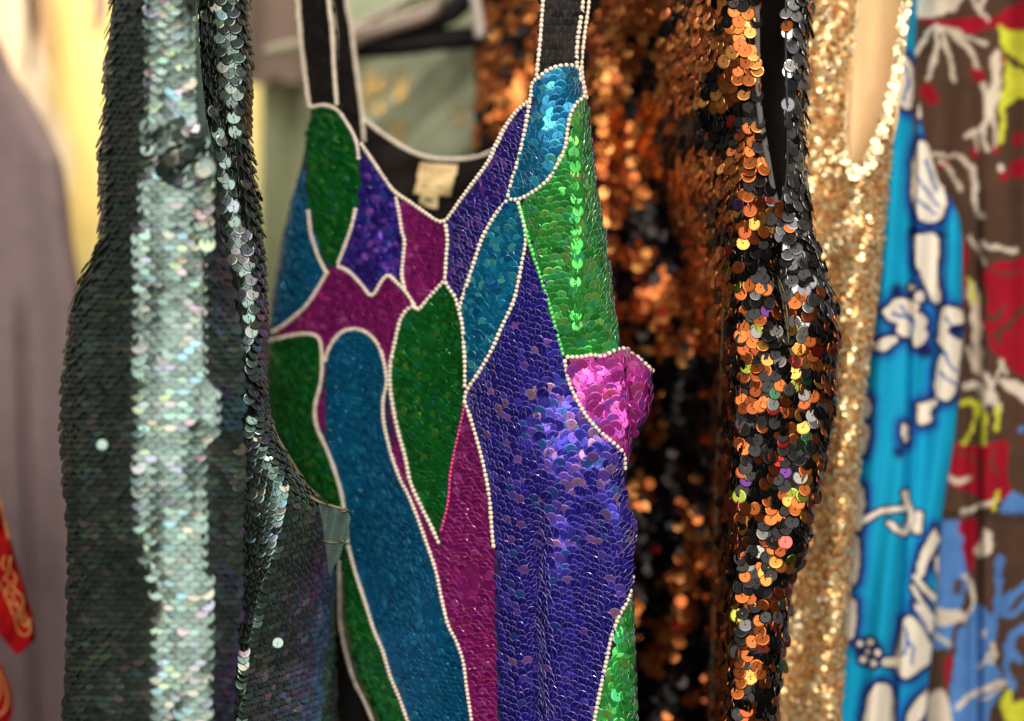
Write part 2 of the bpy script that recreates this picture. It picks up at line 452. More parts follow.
GREEN_D = pal(srgb(16, 108, 36), [srgb(30, 140, 60), srgb(20, 120, 90), srgb(90, 150, 50)], .25)
GREEN_B = pal(srgb(52, 168, 62), [srgb(110, 220, 110), srgb(60, 190, 120), srgb(130, 190, 80)], .5)
TEAL_B = pal(srgb(8, 122, 166), [srgb(60, 190, 215), srgb(20, 90, 170), srgb(90, 200, 190)], .35)
TEAL_D = pal(srgb(8, 106, 152), [srgb(10, 110, 150), srgb(10, 80, 130), srgb(40, 150, 180)], .3)
PURPLE = pal(srgb(44, 36, 158), [srgb(110, 80, 210), srgb(90, 80, 220), srgb(130, 90, 210), srgb(170, 110, 190), srgb(50, 110, 180), srgb(190, 140, 170), srgb(80, 70, 210)],
             lambda x, y: .10 + .9 * np.exp(-((x - 574) / 54.) ** 2 - ((y - 442) / 60.) ** 2) + .6 * np.exp(-((x - 560) / 13.) ** 2 - ((y - 560) / 62.) ** 2) + .5 * smooth(612, 624, x) * smooth(480, 510, y))  # lighter tints clustered here paint the indigo panel's highlights
PURPLE_L = pal(srgb(52, 34, 140), [srgb(110, 60, 180), srgb(150, 90, 200), srgb(40, 70, 170)], .35)
MAGENTA = pal(srgb(150, 30, 118), [srgb(190, 50, 140), srgb(170, 40, 90), srgb(200, 90, 170)], .25)
PINK = pal(srgb(196, 56, 164), [srgb(230, 110, 190), srgb(230, 90, 150), srgb(170, 80, 210)], .4)

def G(x, y, cx, cy, sx, sy): return np.exp(-((x - cx) / sx) ** 2 - ((y - cy) / sy) ** 2)
mc = [M['seq_col'], M['thread_w']]
def panel(name, region, color, **k):
    kw = dict(r=4.9, row=6.3, step=4.3, ang=275, tilt=15, jit=4, bend=0, pos=.5)
    kw.update(k)
    t0 = kw['tilt']; f0 = t0 if callable(t0) else (lambda x, y: t0 + 0 * x)
    kw['tilt'] = lambda x, y: f0(x, y) + 9 * (fbm(x, y, 17, 90) - .5)
    e = M[{'green_panel': 'edge_g', 'teal_panel': 'edge_t', 'magenta_panel': 'edge_m', 'pink_panel': 'edge_m'}.get(name, 'edge')]
    xm = np.mean([p[0] for p in region])
    return sequins(name, region, S_dress, mc + ([e] if xm > 440 else []), dress, color=color, thread=xm > 500, margin=2, **kw)

R1 = lambda *ks: [p for k in ks for p in (bl[k[1:]][::-1] if k[0] == '-' else bl[k])]
panel('green_panel', [(312, 112)] + ovalTop + [(361, 175), (359, 195)] + bl['oval_right'] + [(332, 270), (326, 262), (316, 240), (310, 213), (306, 187), (305, 160), (307, 133)], GREEN_D, tilt=lambda x, y: 15 - 20 * G(x, y, 336, 195, 20, 30), jit=6)
panel('teal_panel', [(305, 155), (306, 187), (310, 213), (316, 240), (327, 272)] + bl['m1_left'] + [(269, 335), (270, 313), (276, 273), (283, 240), (292, 200)], TEAL_D, tilt=13)
panel('indigo_panel', [(361, 150), (373, 162), (385, 180), (396, 195), (400, 213), (404, 236), (404, 260), (402, 278), (389, 275), (381, 283), (373, 295), (363, 285), (350, 271), (339, 264), (350, 235), (358, 205), (361, 180)], PURPLE_L, jit=7, tilt=lambda x, y: 14 - 17 * G(x, y, 372, 235, 18, 30) - 18 * G(x, y, 398, 270, 10, 14))
panel('magenta_panel', [(396, 194), (410, 203), (426, 214), (441, 223), (448, 226), (449, 240), (447, 262), (446, 281), (433, 295), (419, 310), (413, 302), (405, 289), (403, 277), (405, 240), (400, 213)], MAGENTA, tilt=12)
panel('magenta_panel', bl['m1_left'][::-1] + [(332, 269)] + bl['m1_bottom_zig'] + [(409, 309), (401, 320), (395, 343), (391, 368), (391, 388), (388, 378), (385, 362), (380, 346), (370, 334), (356, 329), (343, 332), (333, 343), (328, 355), (326, 385), (327, 420), (327, 445), (319, 430), (316, 416), (317, 403), (322, 383), (323, 363), (321, 343), (316, 335), (303, 334), (286, 337), (271, 339)], MAGENTA, ang=285, tilt=lambda x, y: 13 - 18 * G(x, y, 312, 308, 14, 14), jit=5)
panel('green_panel', bl['g4_top'] + [(330, 512), (312, 502), (296, 481), (286, 466), (276, 447), (268, 426), (263, 400), (265, 373), (268, 345)], GREEN_D, tilt=lambda x, y: 15 - 19 * G(x, y, 290, 355, 16, 10), jit=5)
panel('teal_panel', bl['col_top'] + [(480, 790), (430, 790)] + bl['col_left'][::-1] + [(343, 500), (338, 480), (333, 463), (327, 447), (325, 410), (325, 380)], TEAL_D, ang=278, tilt=lambda x, y: 16 - 18 * G(x, y, 430, 620, 14, 22) - 12 * G(x, y, 345, 480, 8, 60), jit=4)
panel('green_panel', bl['col_left'] + [(424, 790), (405, 790)] + bl['g5_left'][::-1] + [(338, 560), (340, 530)], GREEN_D, tilt=15)
panel('green_panel', bl['leaf_left'] + [(443, 528), (449, 503), (451.6, 473), (456.6, 446.6), (463, 420), (466.6, 403)] + bl['leaf_right'][::-1] + bl['p2_left'][::-1] + bl['m2_bottom'][::-1], GREEN_D, ang=262, tilt=lambda x, y: 15 - 18 * G(x, y, 426, 370, 9, 70), jit=5)
panel('magenta_panel', [(466, 404)] + bl['pur_left'][1:] + [(495, 580), (497, 630), (498.5, 721), (500, 790), (480, 790)] + bl['col_top'][::-1][:-12] + [(388, 378), (391, 388)] + bl['leaf_left'][6:] + [(443, 528), (449, 503), (451.6, 473), (456.6, 446.6), (463, 420)], MAGENTA, ang=265, tilt=lambda x, y: 13 - 18 * G(x, y, 470, 590, 14, 20), jit=4)
panel('indigo_panel', [(448, 224)] + [(460, 206), (473, 187), (487, 169), (496, 152), (504, 135), (512, 122), (522, 110), (531, 103)] + bl['teal_left'][1:] + bl['t2_left'] + bl['p2_left'][::-1] + [(447, 262), (449, 240)], PURPLE_L, ang=290, tilt=lambda x, y: 15 - 19 * G(x, y, 478, 195, 12, 16), jit=4)
panel('teal_panel', bl['arc'] + [(579, 83), (582, 97)] + bl['teal_right'][3:] + bl['teal_left'][::-1] + [(533, 85)], TEAL_B, ang=255, row=8.6, step=6.2, r=6.5, tilt=lambda x, y: 15 - 21 * G(x, y, 540, 120, 12, 22))
panel('teal_panel', [(515, 201)] + bl['t2_right'] + [(466, 395)] + bl['leaf_right'][::-1] + bl['p2_left'][-1:] + bl['t2_left'][::-1], TEAL_B, ang=262, row=7.2, step=5.2, r=5.6, tilt=lambda x, y: 15 - 22 * G(x, y, 494, 285, 12, 42), jit=5)
panel('green_panel', [(520, 203)] + bl['g2_left'][1:] + [(580, 357), (603, 356), (620, 348), (615, 313), (610, 273), (606, 240), (603, 227), (597, 187), (593, 153), (590, 127), (587, 99)] + bl['teal_right'][2:][:9], GREEN_B, ang=262, row=8.4, step=6.4, r=6.4,
      tilt=lambda x, y: 17 - 24 * G(x, y, 578, 225, 9, 150), jit=4.5)
panel('pink_panel', [(566, 358), (592, 357), (612, 354), (628, 353), (640, 363), (651, 375), (652.6, 386.6), (650, 406.6), (646, 420), (640, 427), (635, 440), (629, 458), (624, 478)] + bl['pink_left'][::-1], PINK, ang=240, row=9, step=7, r=7.2,
      tilt=lambda x, y: 12 - 15 * G(x, y, 588, 378, 16, 16) - 14 * G(x, y, 622, 410, 7, 50), jit=7)
purple_region = bl['t2_right'][2:] + bl['pur_left'][1:] + [(495, 580), (497, 630), (498.5, 721), (500, 790), (587, 790)] + bl['g3_left'][::-1] + [(632, 560), (635, 535), (634, 517), (628, 503), (624, 480)] + bl['pink_left'][::-1] + bl['g2_left'][::-1][:-1]
pr = np.array(purple_region)
panel('indigo_panel', purple_region, PURPLE, ang=292, row=8.2, step=5.9, r=lambda x, y: np.where(x > 536 - 12 * G(x, y, 520, 430, 60, 40), 6.5, 5.2),
      tilt=lambda x, y: 19 - 19 * G(x, y, 582, 432, 62, 66) - 16 * G(x, y, 562, 555, 14, 50), jit=5)
panel('green_panel', bl['g3_left'] + [(590, 790), (639, 790), (637, 721), (636, 667), (635.6, 624), (634, 594), (633, 578)], GREEN_B, ang=280, row=8.6, step=7, r=7, tilt=lambda x, y: 8 - 12 * smooth(600, 622, x), jit=7)

for k, v in bl.items():
    m = M['bead_green'] if k == 'g2_left' else M['bead']
    small = v[0][0] < 400
    beads('bead_trim', v, S_dress, m, dress, r=2.2 if small else 2.35, step=4.2 if small else 4.7, lift=2.6, long=.47)
beads('bead_trim', [(442, 532), (449, 503), (451.6, 473), (456.6, 446.6), (463, 420), (466, 404)], S_dress, M['bead_pink'], dress, r=1.7, step=4.2, lift=2.4)
beads('bead_trim', [(449, 218), (461, 201), (474, 184), (488, 165), (497, 148), (505, 131), (513, 119)], lambda x, y: S_dress(x, y), M['bead'], dress, r=1.9, step=4.2, lift=2.0)

# back panel and neck lining
S_back = lambda x, y: S_dress(x, y) * 0 + .075 + .035 * np.clip((560 - x) / 300, -.2, 1.1) + .003 * np.sin(x / 9. + y / 30.) * smooth(150, 200, y) + .002 * np.sin(y / 6. + x / 25.)
S_back2 = lambda x, y: np.maximum(S_back(x, y), S_dress(x, y) + .004)
backneck = [(363, 118), (373, 125.5), (386.6, 135), (403, 146.6), (420, 154), (440, 157.5), (460, 158), (480, 155), (498, 147)]
sheet('back_panel', [(342, 100)] + [tuple(p) for p in curve(backneck, 6)] + [(535, 90), (580, 100), (600, 300), (612, 520), (600, 790), (415, 790), (360, 600), (330, 470), (300, 350), (318, 200)], S_back2, [M['black_cloth']], dress, sp=7, thick=.002)
beads('bead_trim', [(x, y + 1) for x, y in backneck], S_back2, M['bead'], dress, r=2.5, step=4.4, lift=1.2)

# straps
S_sl = lambda x, y: S_dress(np.clip(x, 300, 380), np.full(np.shape(y), 150.)) + .008 + .00006 * (110 - np.asarray(y, float)) + 0 * x
S_sl2 = lambda x, y: S_sl(x, y) + .035
s1 = [(298, -70), (298, 0), (302, 30), (305, 62), (309, 85), (312, 110), (326, 112), (341, 112), (337, 67), (335, 33), (331.5, 0), (330, -70)]
sheet('strap', s1, S_sl, [M['dark_net']], dress, sp=6, thick=.002)
KSEQ = pal(srgb(26, 21, 19), [srgb(44, 36, 32), srgb(20, 17, 16)], .3)
sequins('strap_sequins', s1, S_sl, [M['seq_black'], M['thread_k']], dress, r=4.6, row=6.2, step=4.4, ang=270, color=KSEQ, tilt=18, jit=5)
s2 = [(330, -70), (333, 0), (337, 33), (338, 100), (352, 140), (365, 146), (363, 120), (360.5, 96), (356.5, 66.6), (351.5, 26.6), (347, 0), (345, -70)]
sheet('strap', s2, S_sl2, [M['black_cloth']], dress, sp=6, thick=.002)
beads('bead_trim', [(297, -60), (298, 0), (301.6, 20), (303.5, 43), (307, 73), (310.6, 100), (312, 108)], S_sl, M['bead'], dress, r=2.6, step=4.4, lift=4)
beads('bead_trim', [(330, -60), (331.5, 0), (335, 33), (336.5, 66.6), (339.5, 106)], S_sl, M['bead'], dress, r=2.6, step=4.4, lift=4.5)
beads('bead_trim', [(345, -60), (347, 0), (351.5, 26.6), (356.5, 66.6), (360.5, 96.5), (363, 120), (364.5, 142)], S_sl2, M['bead'], dress, r=2.5, step=4.2)
S_sr = lambda x, y: .010 + .00004 * (80 - np.asarray(y, float)) + 0 * np.asarray(x, float)
s3 = [(545, -70), (543, 0), (541.6, 20), (540, 43), (537.5, 66.6), (537, 80), (546.6, 73), (556.6, 68), (568, 67), (578, 70), (577, 46.6), (580, 23), (583, 0), (586, -70)]
sheet('strap', s3, S_sr, [M['dark_net']], dress, sp=6, thick=.002)
sequins('strap_sequins', s3, S_sr, [M['seq_black'], M['thread_g']], dress, r=6, row=7.4, step=8, ang=270, color=KSEQ, tilt=14, jit=5, spin=6)
beads('bead_trim', [(546, -60), (543, 0), (541.6, 20), (540, 43), (537.5, 66.6), (536.5, 78)], S_sr, M['bead'], dress, r=2.3, step=5, lift=3.5)
beads('bead_trim', [(585, -60), (583, 0), (580, 23), (577, 46.6), (577, 66.6), (581, 84), (583, 95)], S_sr, M['bead'], dress, r=2.6, step=5)
S_sr3 = lambda x, y: .014 + 0 * np.asarray(x, float)
beads('bead_trim', [(591, -60), (589, 0), (586.6, 20), (584, 40), (581.6, 66.6), (584, 85), (587, 100)], S_sr3, M['bead'], dress, r=2.1, step=5)

# woven label and size tag
lab = [(420.5, 162.2), (458, 164.8), (456.5, 175), (455, 176), (450.5, 196.6), (413.3, 193.8), (417.5, 180), (417, 174)]
S_lab = lambda x, y: S_back2(x, y) - .0030
def lab_col(x, y):
    c = np.tile(srgb(236, 206, 150), (len(x), 1))
    u = (x - 420.5) + (y - 162.2) * .22; v = (y - 162.2) - (x - 420.5) * .07
    ink = np.zeros(len(x))
    def glyphs(v0, v1, u0, u1, w, seed, k):
        cell = np.floor((u - u0) / w); h = _hash(cell, np.floor((v - v0) / ((v1 - v0) / 3)), seed)
        h2 = _hash(np.floor((u - u0) / (w / 3)), np.floor((v - v0) / ((v1 - v0) / 3)), seed + 3)
        g = (((u - u0) / w) % 1 < .78) & (h2 > .42)
        return k * ((v > v0) & (v < v1) & (u > u0) & (u < u1) & g)
    ink += glyphs(5.5, 9.5, 3.5, 32, 3.4, 1, .45) + glyphs(10.8, 14, 6, 30, 3.0, 2, .35)
    ink += glyphs(16.5, 18.4, 2, 14, 2.2, 3, .5) + glyphs(21.5, 25, 7, 15, 2.4, 4, .7) + glyphs(21.5, 25, 21, 31, 2.4, 5, .7)
    ink = np.clip(ink, 0, .85)[:, None]
    return c * (1 - ink) + srgb(110, 84, 52) * ink
lb = sheet('label', lab, S_lab, [M['label']], dress, sp=.7, thick=.0005, colf=lab_col)
lb['label'] = 'cream woven label sewn inside the black neck'
tagp = [(421, 193.9), (438.3, 195.6), (437.7, 208.8), (430, 208), (419.4, 203.3), (419.6, 198)]
S_tag = lambda x, y: S_back2(x, y) - .0040
Ml = [[(425.5, 202.5), (426.3, 197.5)], [(426.3, 197.5), (428.2, 201)], [(428.2, 201), (430.8, 198)], [(430.8, 198), (430.6, 203)]]
def tag_col(x, y):
    c = np.tile(srgb(240, 214, 160), (len(x), 1)); d = np.min([dist_line(x, y, s) for s in Ml], 0)
    k = (1 - smooth(.4, .9, d))[:, None] * .9
    return c * (1 - k) + srgb(60, 46, 34) * k
sheet('size_tag', tagp, S_tag, [M['label']], dress, sp=.5, thick=.0005, colf=tag_col)

# ==================================================================
# 2. silvery teal sequin dress at the left
# ==================================================================
teal = thing('sequin_dress', 'silvery teal sequin dress with smooth teal lining, hanging left of the multicoloured one', 'dress', 190, 900, 0)
L2 = A((-80, 115), (0, 113), (27, 110), (60, 106.6), (93, 106), (150, 101.6), (187, 102.6), (240, 101), (267, 88), (283, 80), (310, 71.6), (350, 68), (387, 65), (440, 64), (480, 66), (513, 70), (563, 72), (614, 70), (664, 68.6), (721, 63.5), (800, 62))
LB = A((-80, 148), (0, 148), (83, 149), (123, 146.6), (173, 145), (200, 140), (240, 138), (548, 139), (600, 157), (800, 157))       # left edge of the flat front fold
RB = A((-80, 188), (0, 189), (120, 190.6), (140, 205), (186, 210), (216, 211), (260, 206), (373, 205), (396, 218), (426, 216), (456, 202), (547, 201), (580, 209), (634, 207), (680, 212), (800, 205))
R2 = A((-80, 190), (0, 190), (123, 191), (145, 208), (170, 213), (216, 214), (290, 230), (350, 238), (406, 240), (480, 241), (580, 239), (647, 234), (721, 229), (800, 226))
def S_tl(x, y):
    x = np.asarray(x, float); y = np.asarray(y, float)
    L = np.interp(y, L2[:, 0], L2[:, 1]); a = np.interp(y, LB[:, 0], LB[:, 1]); b = np.interp(y, RB[:, 0], RB[:, 1]); R = np.interp(y, R2[:, 0], R2[:, 1])
    d = -.055 + 0 * x
    lt = np.clip((a - x) / np.maximum(a - L, 1), 0, 1.1)
    d = d + .024 * lt + .012 * np.clip(lt - .8, 0, 1) * 4 * lt
    rt = np.clip((x - b) / np.maximum(R - b, 6), 0, 1.1)
    d += .014 * rt
    d += .0004 * np.sin((x - a) / 6.5 + .4) + .0007 * np.sin(y / 38. + x / 20.)
    d += .0009 * np.sin((y + x * .5) / 5.) * G(x, y, 180, 155, 26, 22)
    return d
fl = [(x, y) for y, x in L2[::-1]] + [(x, y) for y, x in R2]
sheet('front_fold', [tuple(p) for p in fl], S_tl, [M['dark_net']], teal, sp=6, thick=.002, back=lambda x, y: 0 * x + .03)
def irid(base, amt=.5, hv=.1):
    base = np.array(base)
    al = [srgb(170, 225, 205), srgb(225, 180, 205), srgb(150, 205, 225), srgb(200, 225, 170), srgb(225, 205, 180), srgb(190, 180, 225)]
    def f(x, y):
        n = len(x); c = np.tile(base, (n, 1)) * (1 + rng.normal(0, hv, (n, 1)))
        q = (rng.random(n) < amt)[:, None]; m = rng.uniform(.06, .34, n)[:, None] * (vnoise(x, y, 40, 9)[:, None] + .3)
        return np.clip(np.where(q, c * (1 - m) + np.array(al)[rng.integers(0, 6, n)] * m, c), .004, .9)
    return f
SILV = irid(srgb(94, 110, 104), .45, .16)
mt = [M['seq'], M['thread_g'], M['edge_k']]
def inband(x, y):
    a = np.interp(y, LB[:, 0], LB[:, 1]); b = np.interp(y, RB[:, 0], RB[:, 1])
    return smooth(-3, 3, x - a) * (1 - smooth(-3, 5, x - b))
sequins('front_sequins', [tuple(p) for p in fl], S_tl, mt, teal, r=7.8, row=11.8, step=6.0, ang=90, color=SILV,
        tilt=lambda x, y: 19 - 7 * inband(x, y) * (1 - .45 * smooth(360, 520, y)) + 9 * (vnoise(x, y, 24, 77) - .35) * smooth(330, 480, y), jit=2.6, spin=8, thread=False)
# knot of gathered sequins where the strap is pinched
def S_knot(x, y):
    return S_tl(x, y) - .004 * G(x, y, 178, 156, 34, 30) + .0009 * np.sin((x + y) / 5.5)
knot = [(138, 135), (146, 128), (168, 122), (192, 122), (206, 134), (214, 165), (210, 182), (190, 186), (172, 182), (160, 172), (158, 150), (140, 150)]
sequins('gathered_sequins', knot, S_knot, mt, teal, r=8.2, row=12, step=7.5, ang=70, color=SILV, tilt=8, jit=6, spin=40, pos=1.5, thread=False)
for lx, ly in ((102, 443), (278, 641)):
    o_ = sequins('loose_sequin', [(lx - 3.4, ly - 4.4), (lx + 3.4, ly - 4.4), (lx + 3.4, ly + 4.4), (lx - 3.4, ly + 4.4)], (lambda x, y, q=(-.062 if lx < 200 else -.012): q + 0 * np.asarray(x, float)), mt, teal, r=5.6, row=9, step=6.2, ang=90, color=lambda x, y: np.tile(srgb(112, 130, 122), (len(x), 1)), tilt=9, jit=2, pos=0)
    o_['label'] = 'single turned sequin catching the light'
# lining strip of the armhole
S_lin = lambda x, y: -.012 + .0012 * np.sin(np.asarray(x, float) / 2.) + 0 * np.asarray(y, float)
sheet('lining', [(184, -80), (185, 120), (200, 172), (212, 185), (214, 150), (206, 117), (201, 67), (197.5, 7), (197, -80)], S_lin, [M['teal_lining']], teal, sp=3, thick=.0015)

# right strap and side panel
def S_ts(x, y):
    x = np.asarray(x, float); y = np.asarray(y, float)
    Rr = np.interp(y, Rs[:, 0], Rs[:, 1]); Lr = np.interp(y, Ls[:, 0], Ls[:, 1])
    d = -.004 + .0 * x
    d = d + curl(Rr - x, np.interp(y, [90, 130, 330, 420], [9, 16, 14, 26]), .016) + curl(x - Lr, 8, .006)
    d += .008 * G(x - np.interp(y, [0, 97, 140, 240], [205, 216, 229, 245]), y, 0, 100, 4, 90)
    d += .0006 * np.sin(x / 13. + y / 60.) * smooth(340, 420, y)
    d += .036 * np.clip((x - np.interp(y, [505, 665], [284, 240])) / 62., 0, 1.6) ** 1.1 * smooth(425, 470, y)
    return d
Ls = A((-80, 198), (0, 198), (67, 201), (117, 205.5), (170, 209), (216, 213), (290, 229), (350, 236), (406, 238), (480, 239), (580, 237), (647, 232), (721, 227), (800, 224))
Rs = A((-80, 244), (0, 245), (50, 248), (87, 248), (133, 247), (166, 251.6), (200, 256.6), (240, 260), (283, 263), (320, 265), (350, 261.6), (380, 260), (413, 265), (436, 273), (460, 286.6), (476, 296.6), (487, 303.5), (500, 317), (507, 333), (530, 336), (580, 331), (600, 329), (647, 330), (721, 333), (800, 335))
sl = [(x, y) for y, x in Ls[::-1]] + [(x, y) for y, x in Rs]
sheet('side_panel', sl, S_ts, [M['dark_net']], teal, sp=6, thick=.002, back=lambda x, y: 0 * x + .03)
up = [p for p in sl if p[1] <= 430]
up = [(x, y) for y, x in Ls[::-1] if y <= 413] + [(x, y) for y, x in Rs if y <= 380] + [(258, 400), (250, 420)]
sequins('strap_sequins', up, S_ts, mt, teal, r=7.0, row=11.5, step=7.4, ang=84, color=SILV, tilt=lambda x, y: 9 + 14 * smooth(320, 400, y) + 14 * smooth(-14, -4, x - np.interp(y, Rs[:, 0], Rs[:, 1])), jit=4.5, spin=8)
lo = [(240, 420), (250, 420), (258, 400), (261, 385), (265, 413), (273, 436.6), (286.6, 460), (303, 487), (317, 500), (330, 509), (334, 530), (331, 580), (329, 600), (330, 647), (333, 721), (335, 790), (224, 790), (232, 650), (237, 580), (239, 480)]
STEEL = irid(srgb(84, 104, 98), .35)
def steel(x, y):
    c = STEEL(x, y); k = (smooth(278, 300, x) * smooth(520, 580, y) * .5)[:, None]
    return c * (1 - k) + np.where(rng.random((len(x), 1)) < .5, srgb(120, 90, 130), srgb(90, 110, 140)) * k
sequins('side_sequins', lo, S_ts, mt, teal, r=6.6, row=9.0, step=5.8, ang=70, color=steel,
        tilt=lambda x, y: 27 - 20 * G(x, y, 260, 488, 30, 44), jit=4, spin=12)
cord('seam_cord', [(262, 385), (267, 415), (276, 440), (290, 463), (306, 489), (320, 504), (331, 560), (331, 600), (331, 660), (333, 740)], S_ts, 1.3, M['thread_g'], teal, lift=3)
# turned-out flap of lining with its hem thread
S_fl = lambda x, y: .002 + .0035 * np.sin(np.asarray(x, float) / 3.5 + np.asarray(y, float) / 15.) + .0001 * (np.asarray(y, float) - 500)
sheet('lining_flap', [(318, 501), (326, 506), (332, 506), (340, 511), (348, 512), (351, 518), (348, 528), (349, 537), (343, 546), (340, 558), (334, 566), (331, 578), (328, 572), (327, 556), (324, 540), (322, 520)], S_fl, [M['teal_lining']], teal, sp=3, thick=.0025)
cord('hem_thread', [(312, 496), (322, 503), (334, 506), (347, 510)], S_fl, 1.5, M['thread_g'], teal, lift=3)
cord('hem_thread', [(326, 541), (338, 542), (346, 541)], S_fl, .8, M['thread_g'], teal, lift=3)

# ==================================================================
# 3. copper and black sequin dress
# ==================================================================
cop = thing('sequin_dress', 'black and copper sequin dress with open black armhole, between multicoloured and gold dresses', 'dress', 700, 900, .08)
R3 = A((-80, 812), (0, 811), (67, 807.6), (117, 804), (175, 806), (235, 814), (267, 824.4), (300, 833), (334, 838.5), (374, 836), (414, 833), (441, 828), (480, 821.5), (513, 812.7), (547, 807.6), (581, 791), (621, 787.5), (668, 781), (721, 775.7), (800, 770))
def S_cop(x, y):
    x = np.asarray(x, float); y = np.asarray(y, float)
    R = np.interp(y, R3[:, 0], R3[:, 1])
    W = np.interp(y, [0, 150, 300, 420], [170, 120, 55, 30])
    xe = np.interp(y, [0, 200, 300, 721], [752, 748, 742, 735])
    d = .115 * smooth(0, 1, (xe - x) / W) + .0005 * np.clip(600 - x, 0, 200)
    d = d + curl(R - x, 24, .024)
    bgw = smooth(0, 60, xe - x)
    d += bgw * (.005 * np.sin(x / 17. + y / 240.) + .0012 * np.sin(x / 8. - y / 130.))
    d += .010 * G(x - np.interp(y, [220, 360], [768, 792]), y, 0, 300, 5, 55)
    d += .003 * np.sin(y / 40. + x / 15.)
    return d
hole3 = [(757, -90), (757, 0), (758, 50), (760, 101), (766, 144), (773, 188), (778, 207), (783, 190), (785, 168), (786, 60), (785, 0), (785, -90)]
ol3 = [(x, y) for y, x in R3] + [(700, 800), (640, 800), (470, 800), (474, 140), (478, 0), (480, -80)]
hole3c = [p if p[1] > -80 else (p[0], -79.0) for p in hole3]
sheet('base_cloth', ol3, S_cop, [M['dark_net']], cop, sp=6, thick=.002, holes=[hole3c])
sheet('back_panel', [(500, -85), (800, -85), (800, 300), (815, 420), (765, 800), (500, 800)], lambda x, y: S_cop(np.minimum(x, 735), y) + .042, [M['black_cloth']], cop, sp=10, thick=.003)
def cop_bg(x, y):
    n = len(x)
    cl = fbm(x * 1.1 + .6 * y, y * .8 - .45 * x, 26, 21) + rng.normal(0, .045, n)
    thr = .455 + .07 * smooth(200, 400, y) - .07 * G(x, y, 660, 60, 90, 100) + .03 * smooth(600, 560, x) * 0  # fewer copper sequins lower down: part of the shade is in the colour
    o = cl > thr
    oc = np.array([srgb(198, 116, 58), srgb(176, 94, 46), srgb(220, 148, 80), srgb(150, 78, 42)])[rng.integers(0, 4, n)]
    kc = np.array([srgb(30, 27, 27), srgb(22, 20, 22), srgb(48, 42, 40)])[rng.integers(0, 3, n)]
    c = np.where(o[:, None], oc, kc)
    red = rng.random(n) < .005
    c[red] = srgb(170, 40, 30)
    return c * (1 + rng.normal(0, .08, (n, 1)))
def cop_fg(x, y):
    n = len(x)
    P_ = np.array([srgb(182, 98, 46), srgb(158, 78, 40), srgb(214, 150, 72), srgb(44, 42, 42), srgb(34, 32, 34), srgb(120, 116, 112), srgb(168, 44, 36), srgb(150, 160, 60), srgb(60, 100, 70), srgb(206, 90, 80), srgb(90, 50, 110), srgb(150, 146, 140)])
    w_ = np.array([.15, .18, .08, .26, .21, .06, .03, .02, .012, .02, .010, .015]); w_ /= w_.sum()
    # neighbours tend to agree: pick by a noise value plus a little chance
    cdf = np.cumsum(w_)
    base = (_hash(np.floor(x / 24.), np.floor(y / 20. + x / 50.), 3) * .0 + vnoise(x, y, 15, 31))
    q = np.where(rng.random(n) < .35, rng.random(n), np.clip((base - .12) / .76, 0, .999))
    perm = np.array([3, 0, 5, 6, 1, 4, 2, 9, 0, 7, 8, 10, 11, 3])
    cdf2 = np.cumsum(w_[perm] / w_[perm].sum())
    c = P_[perm[np.minimum(np.searchsorted(cdf2, q), 13)]]
    # the armhole strip is gunmetal grey
    st = (x > 783 - 4 * smooth(200, 240, y)) & (y < 345) & (rng.random(n) < np.interp(y, [0, 230, 300, 345], [.85, .85, .8, .1]))
    g = np.array([srgb(150, 150, 152), srgb(110, 110, 114), srgb(176, 176, 174), srgb(80, 80, 84)])[rng.integers(0, 4, n)]
    c = np.where(st[:, None], g, c)
    return c * (.82 + rng.normal(0, .08, (n, 1)))
def cop_col(x, y):
    a = smooth(0, 26, np.interp(y, [0, 200, 260, 800], [740, 742, 742, 735]) - x) + (y < 190) * (x < 760) * 1.0
    return np.where((rng.random(len(x)) < a)[:, None], cop_bg(x, y), cop_fg(x, y))
sequins('sequin_cover', ol3, S_cop, [M['seq_cop'], M['thread_k']], cop, r=7.1, row=10.6, step=8.2, ang=95, color=cop_col,
        tilt=lambda x, y: 9 + 11 * smooth(10, 60, 735 - x) * smooth(170, 400, y), jit=8.5, holes=[hole3], pos=1.6, spin=40, size_jit=.05, lift=1.0, flip=True)
cord('armhole_trim', [(756, -80), (756, 0), (757, 50), (759, 101), (765, 144), (772, 188), (777, 206)], S_cop, 3.0, mat('grey_binding', srgb(96, 92, 88), rough=.85, bump=('noise', 300, .5, .001)), cop, lift=1.5, flat=.5)
cord('armhole_trim', [(786, -80), (786, 60), (786, 168), (781, 200), (777, 208)], S_cop, 1.3, M['thread_k'], cop, lift=1.5)
for pts in ([(768, 235), (775, 265), (784, 290), (789, 320), (793, 352)], [(771, 240), (778, 268), (787, 292), (791, 322), (792, 356)], [(727, 300), (723, 400), (719, 520), (716, 640), (714, 760)]):
    cord('gathering_thread', pts, S_cop, .9, M['thread_g'], cop, lift=3.5)

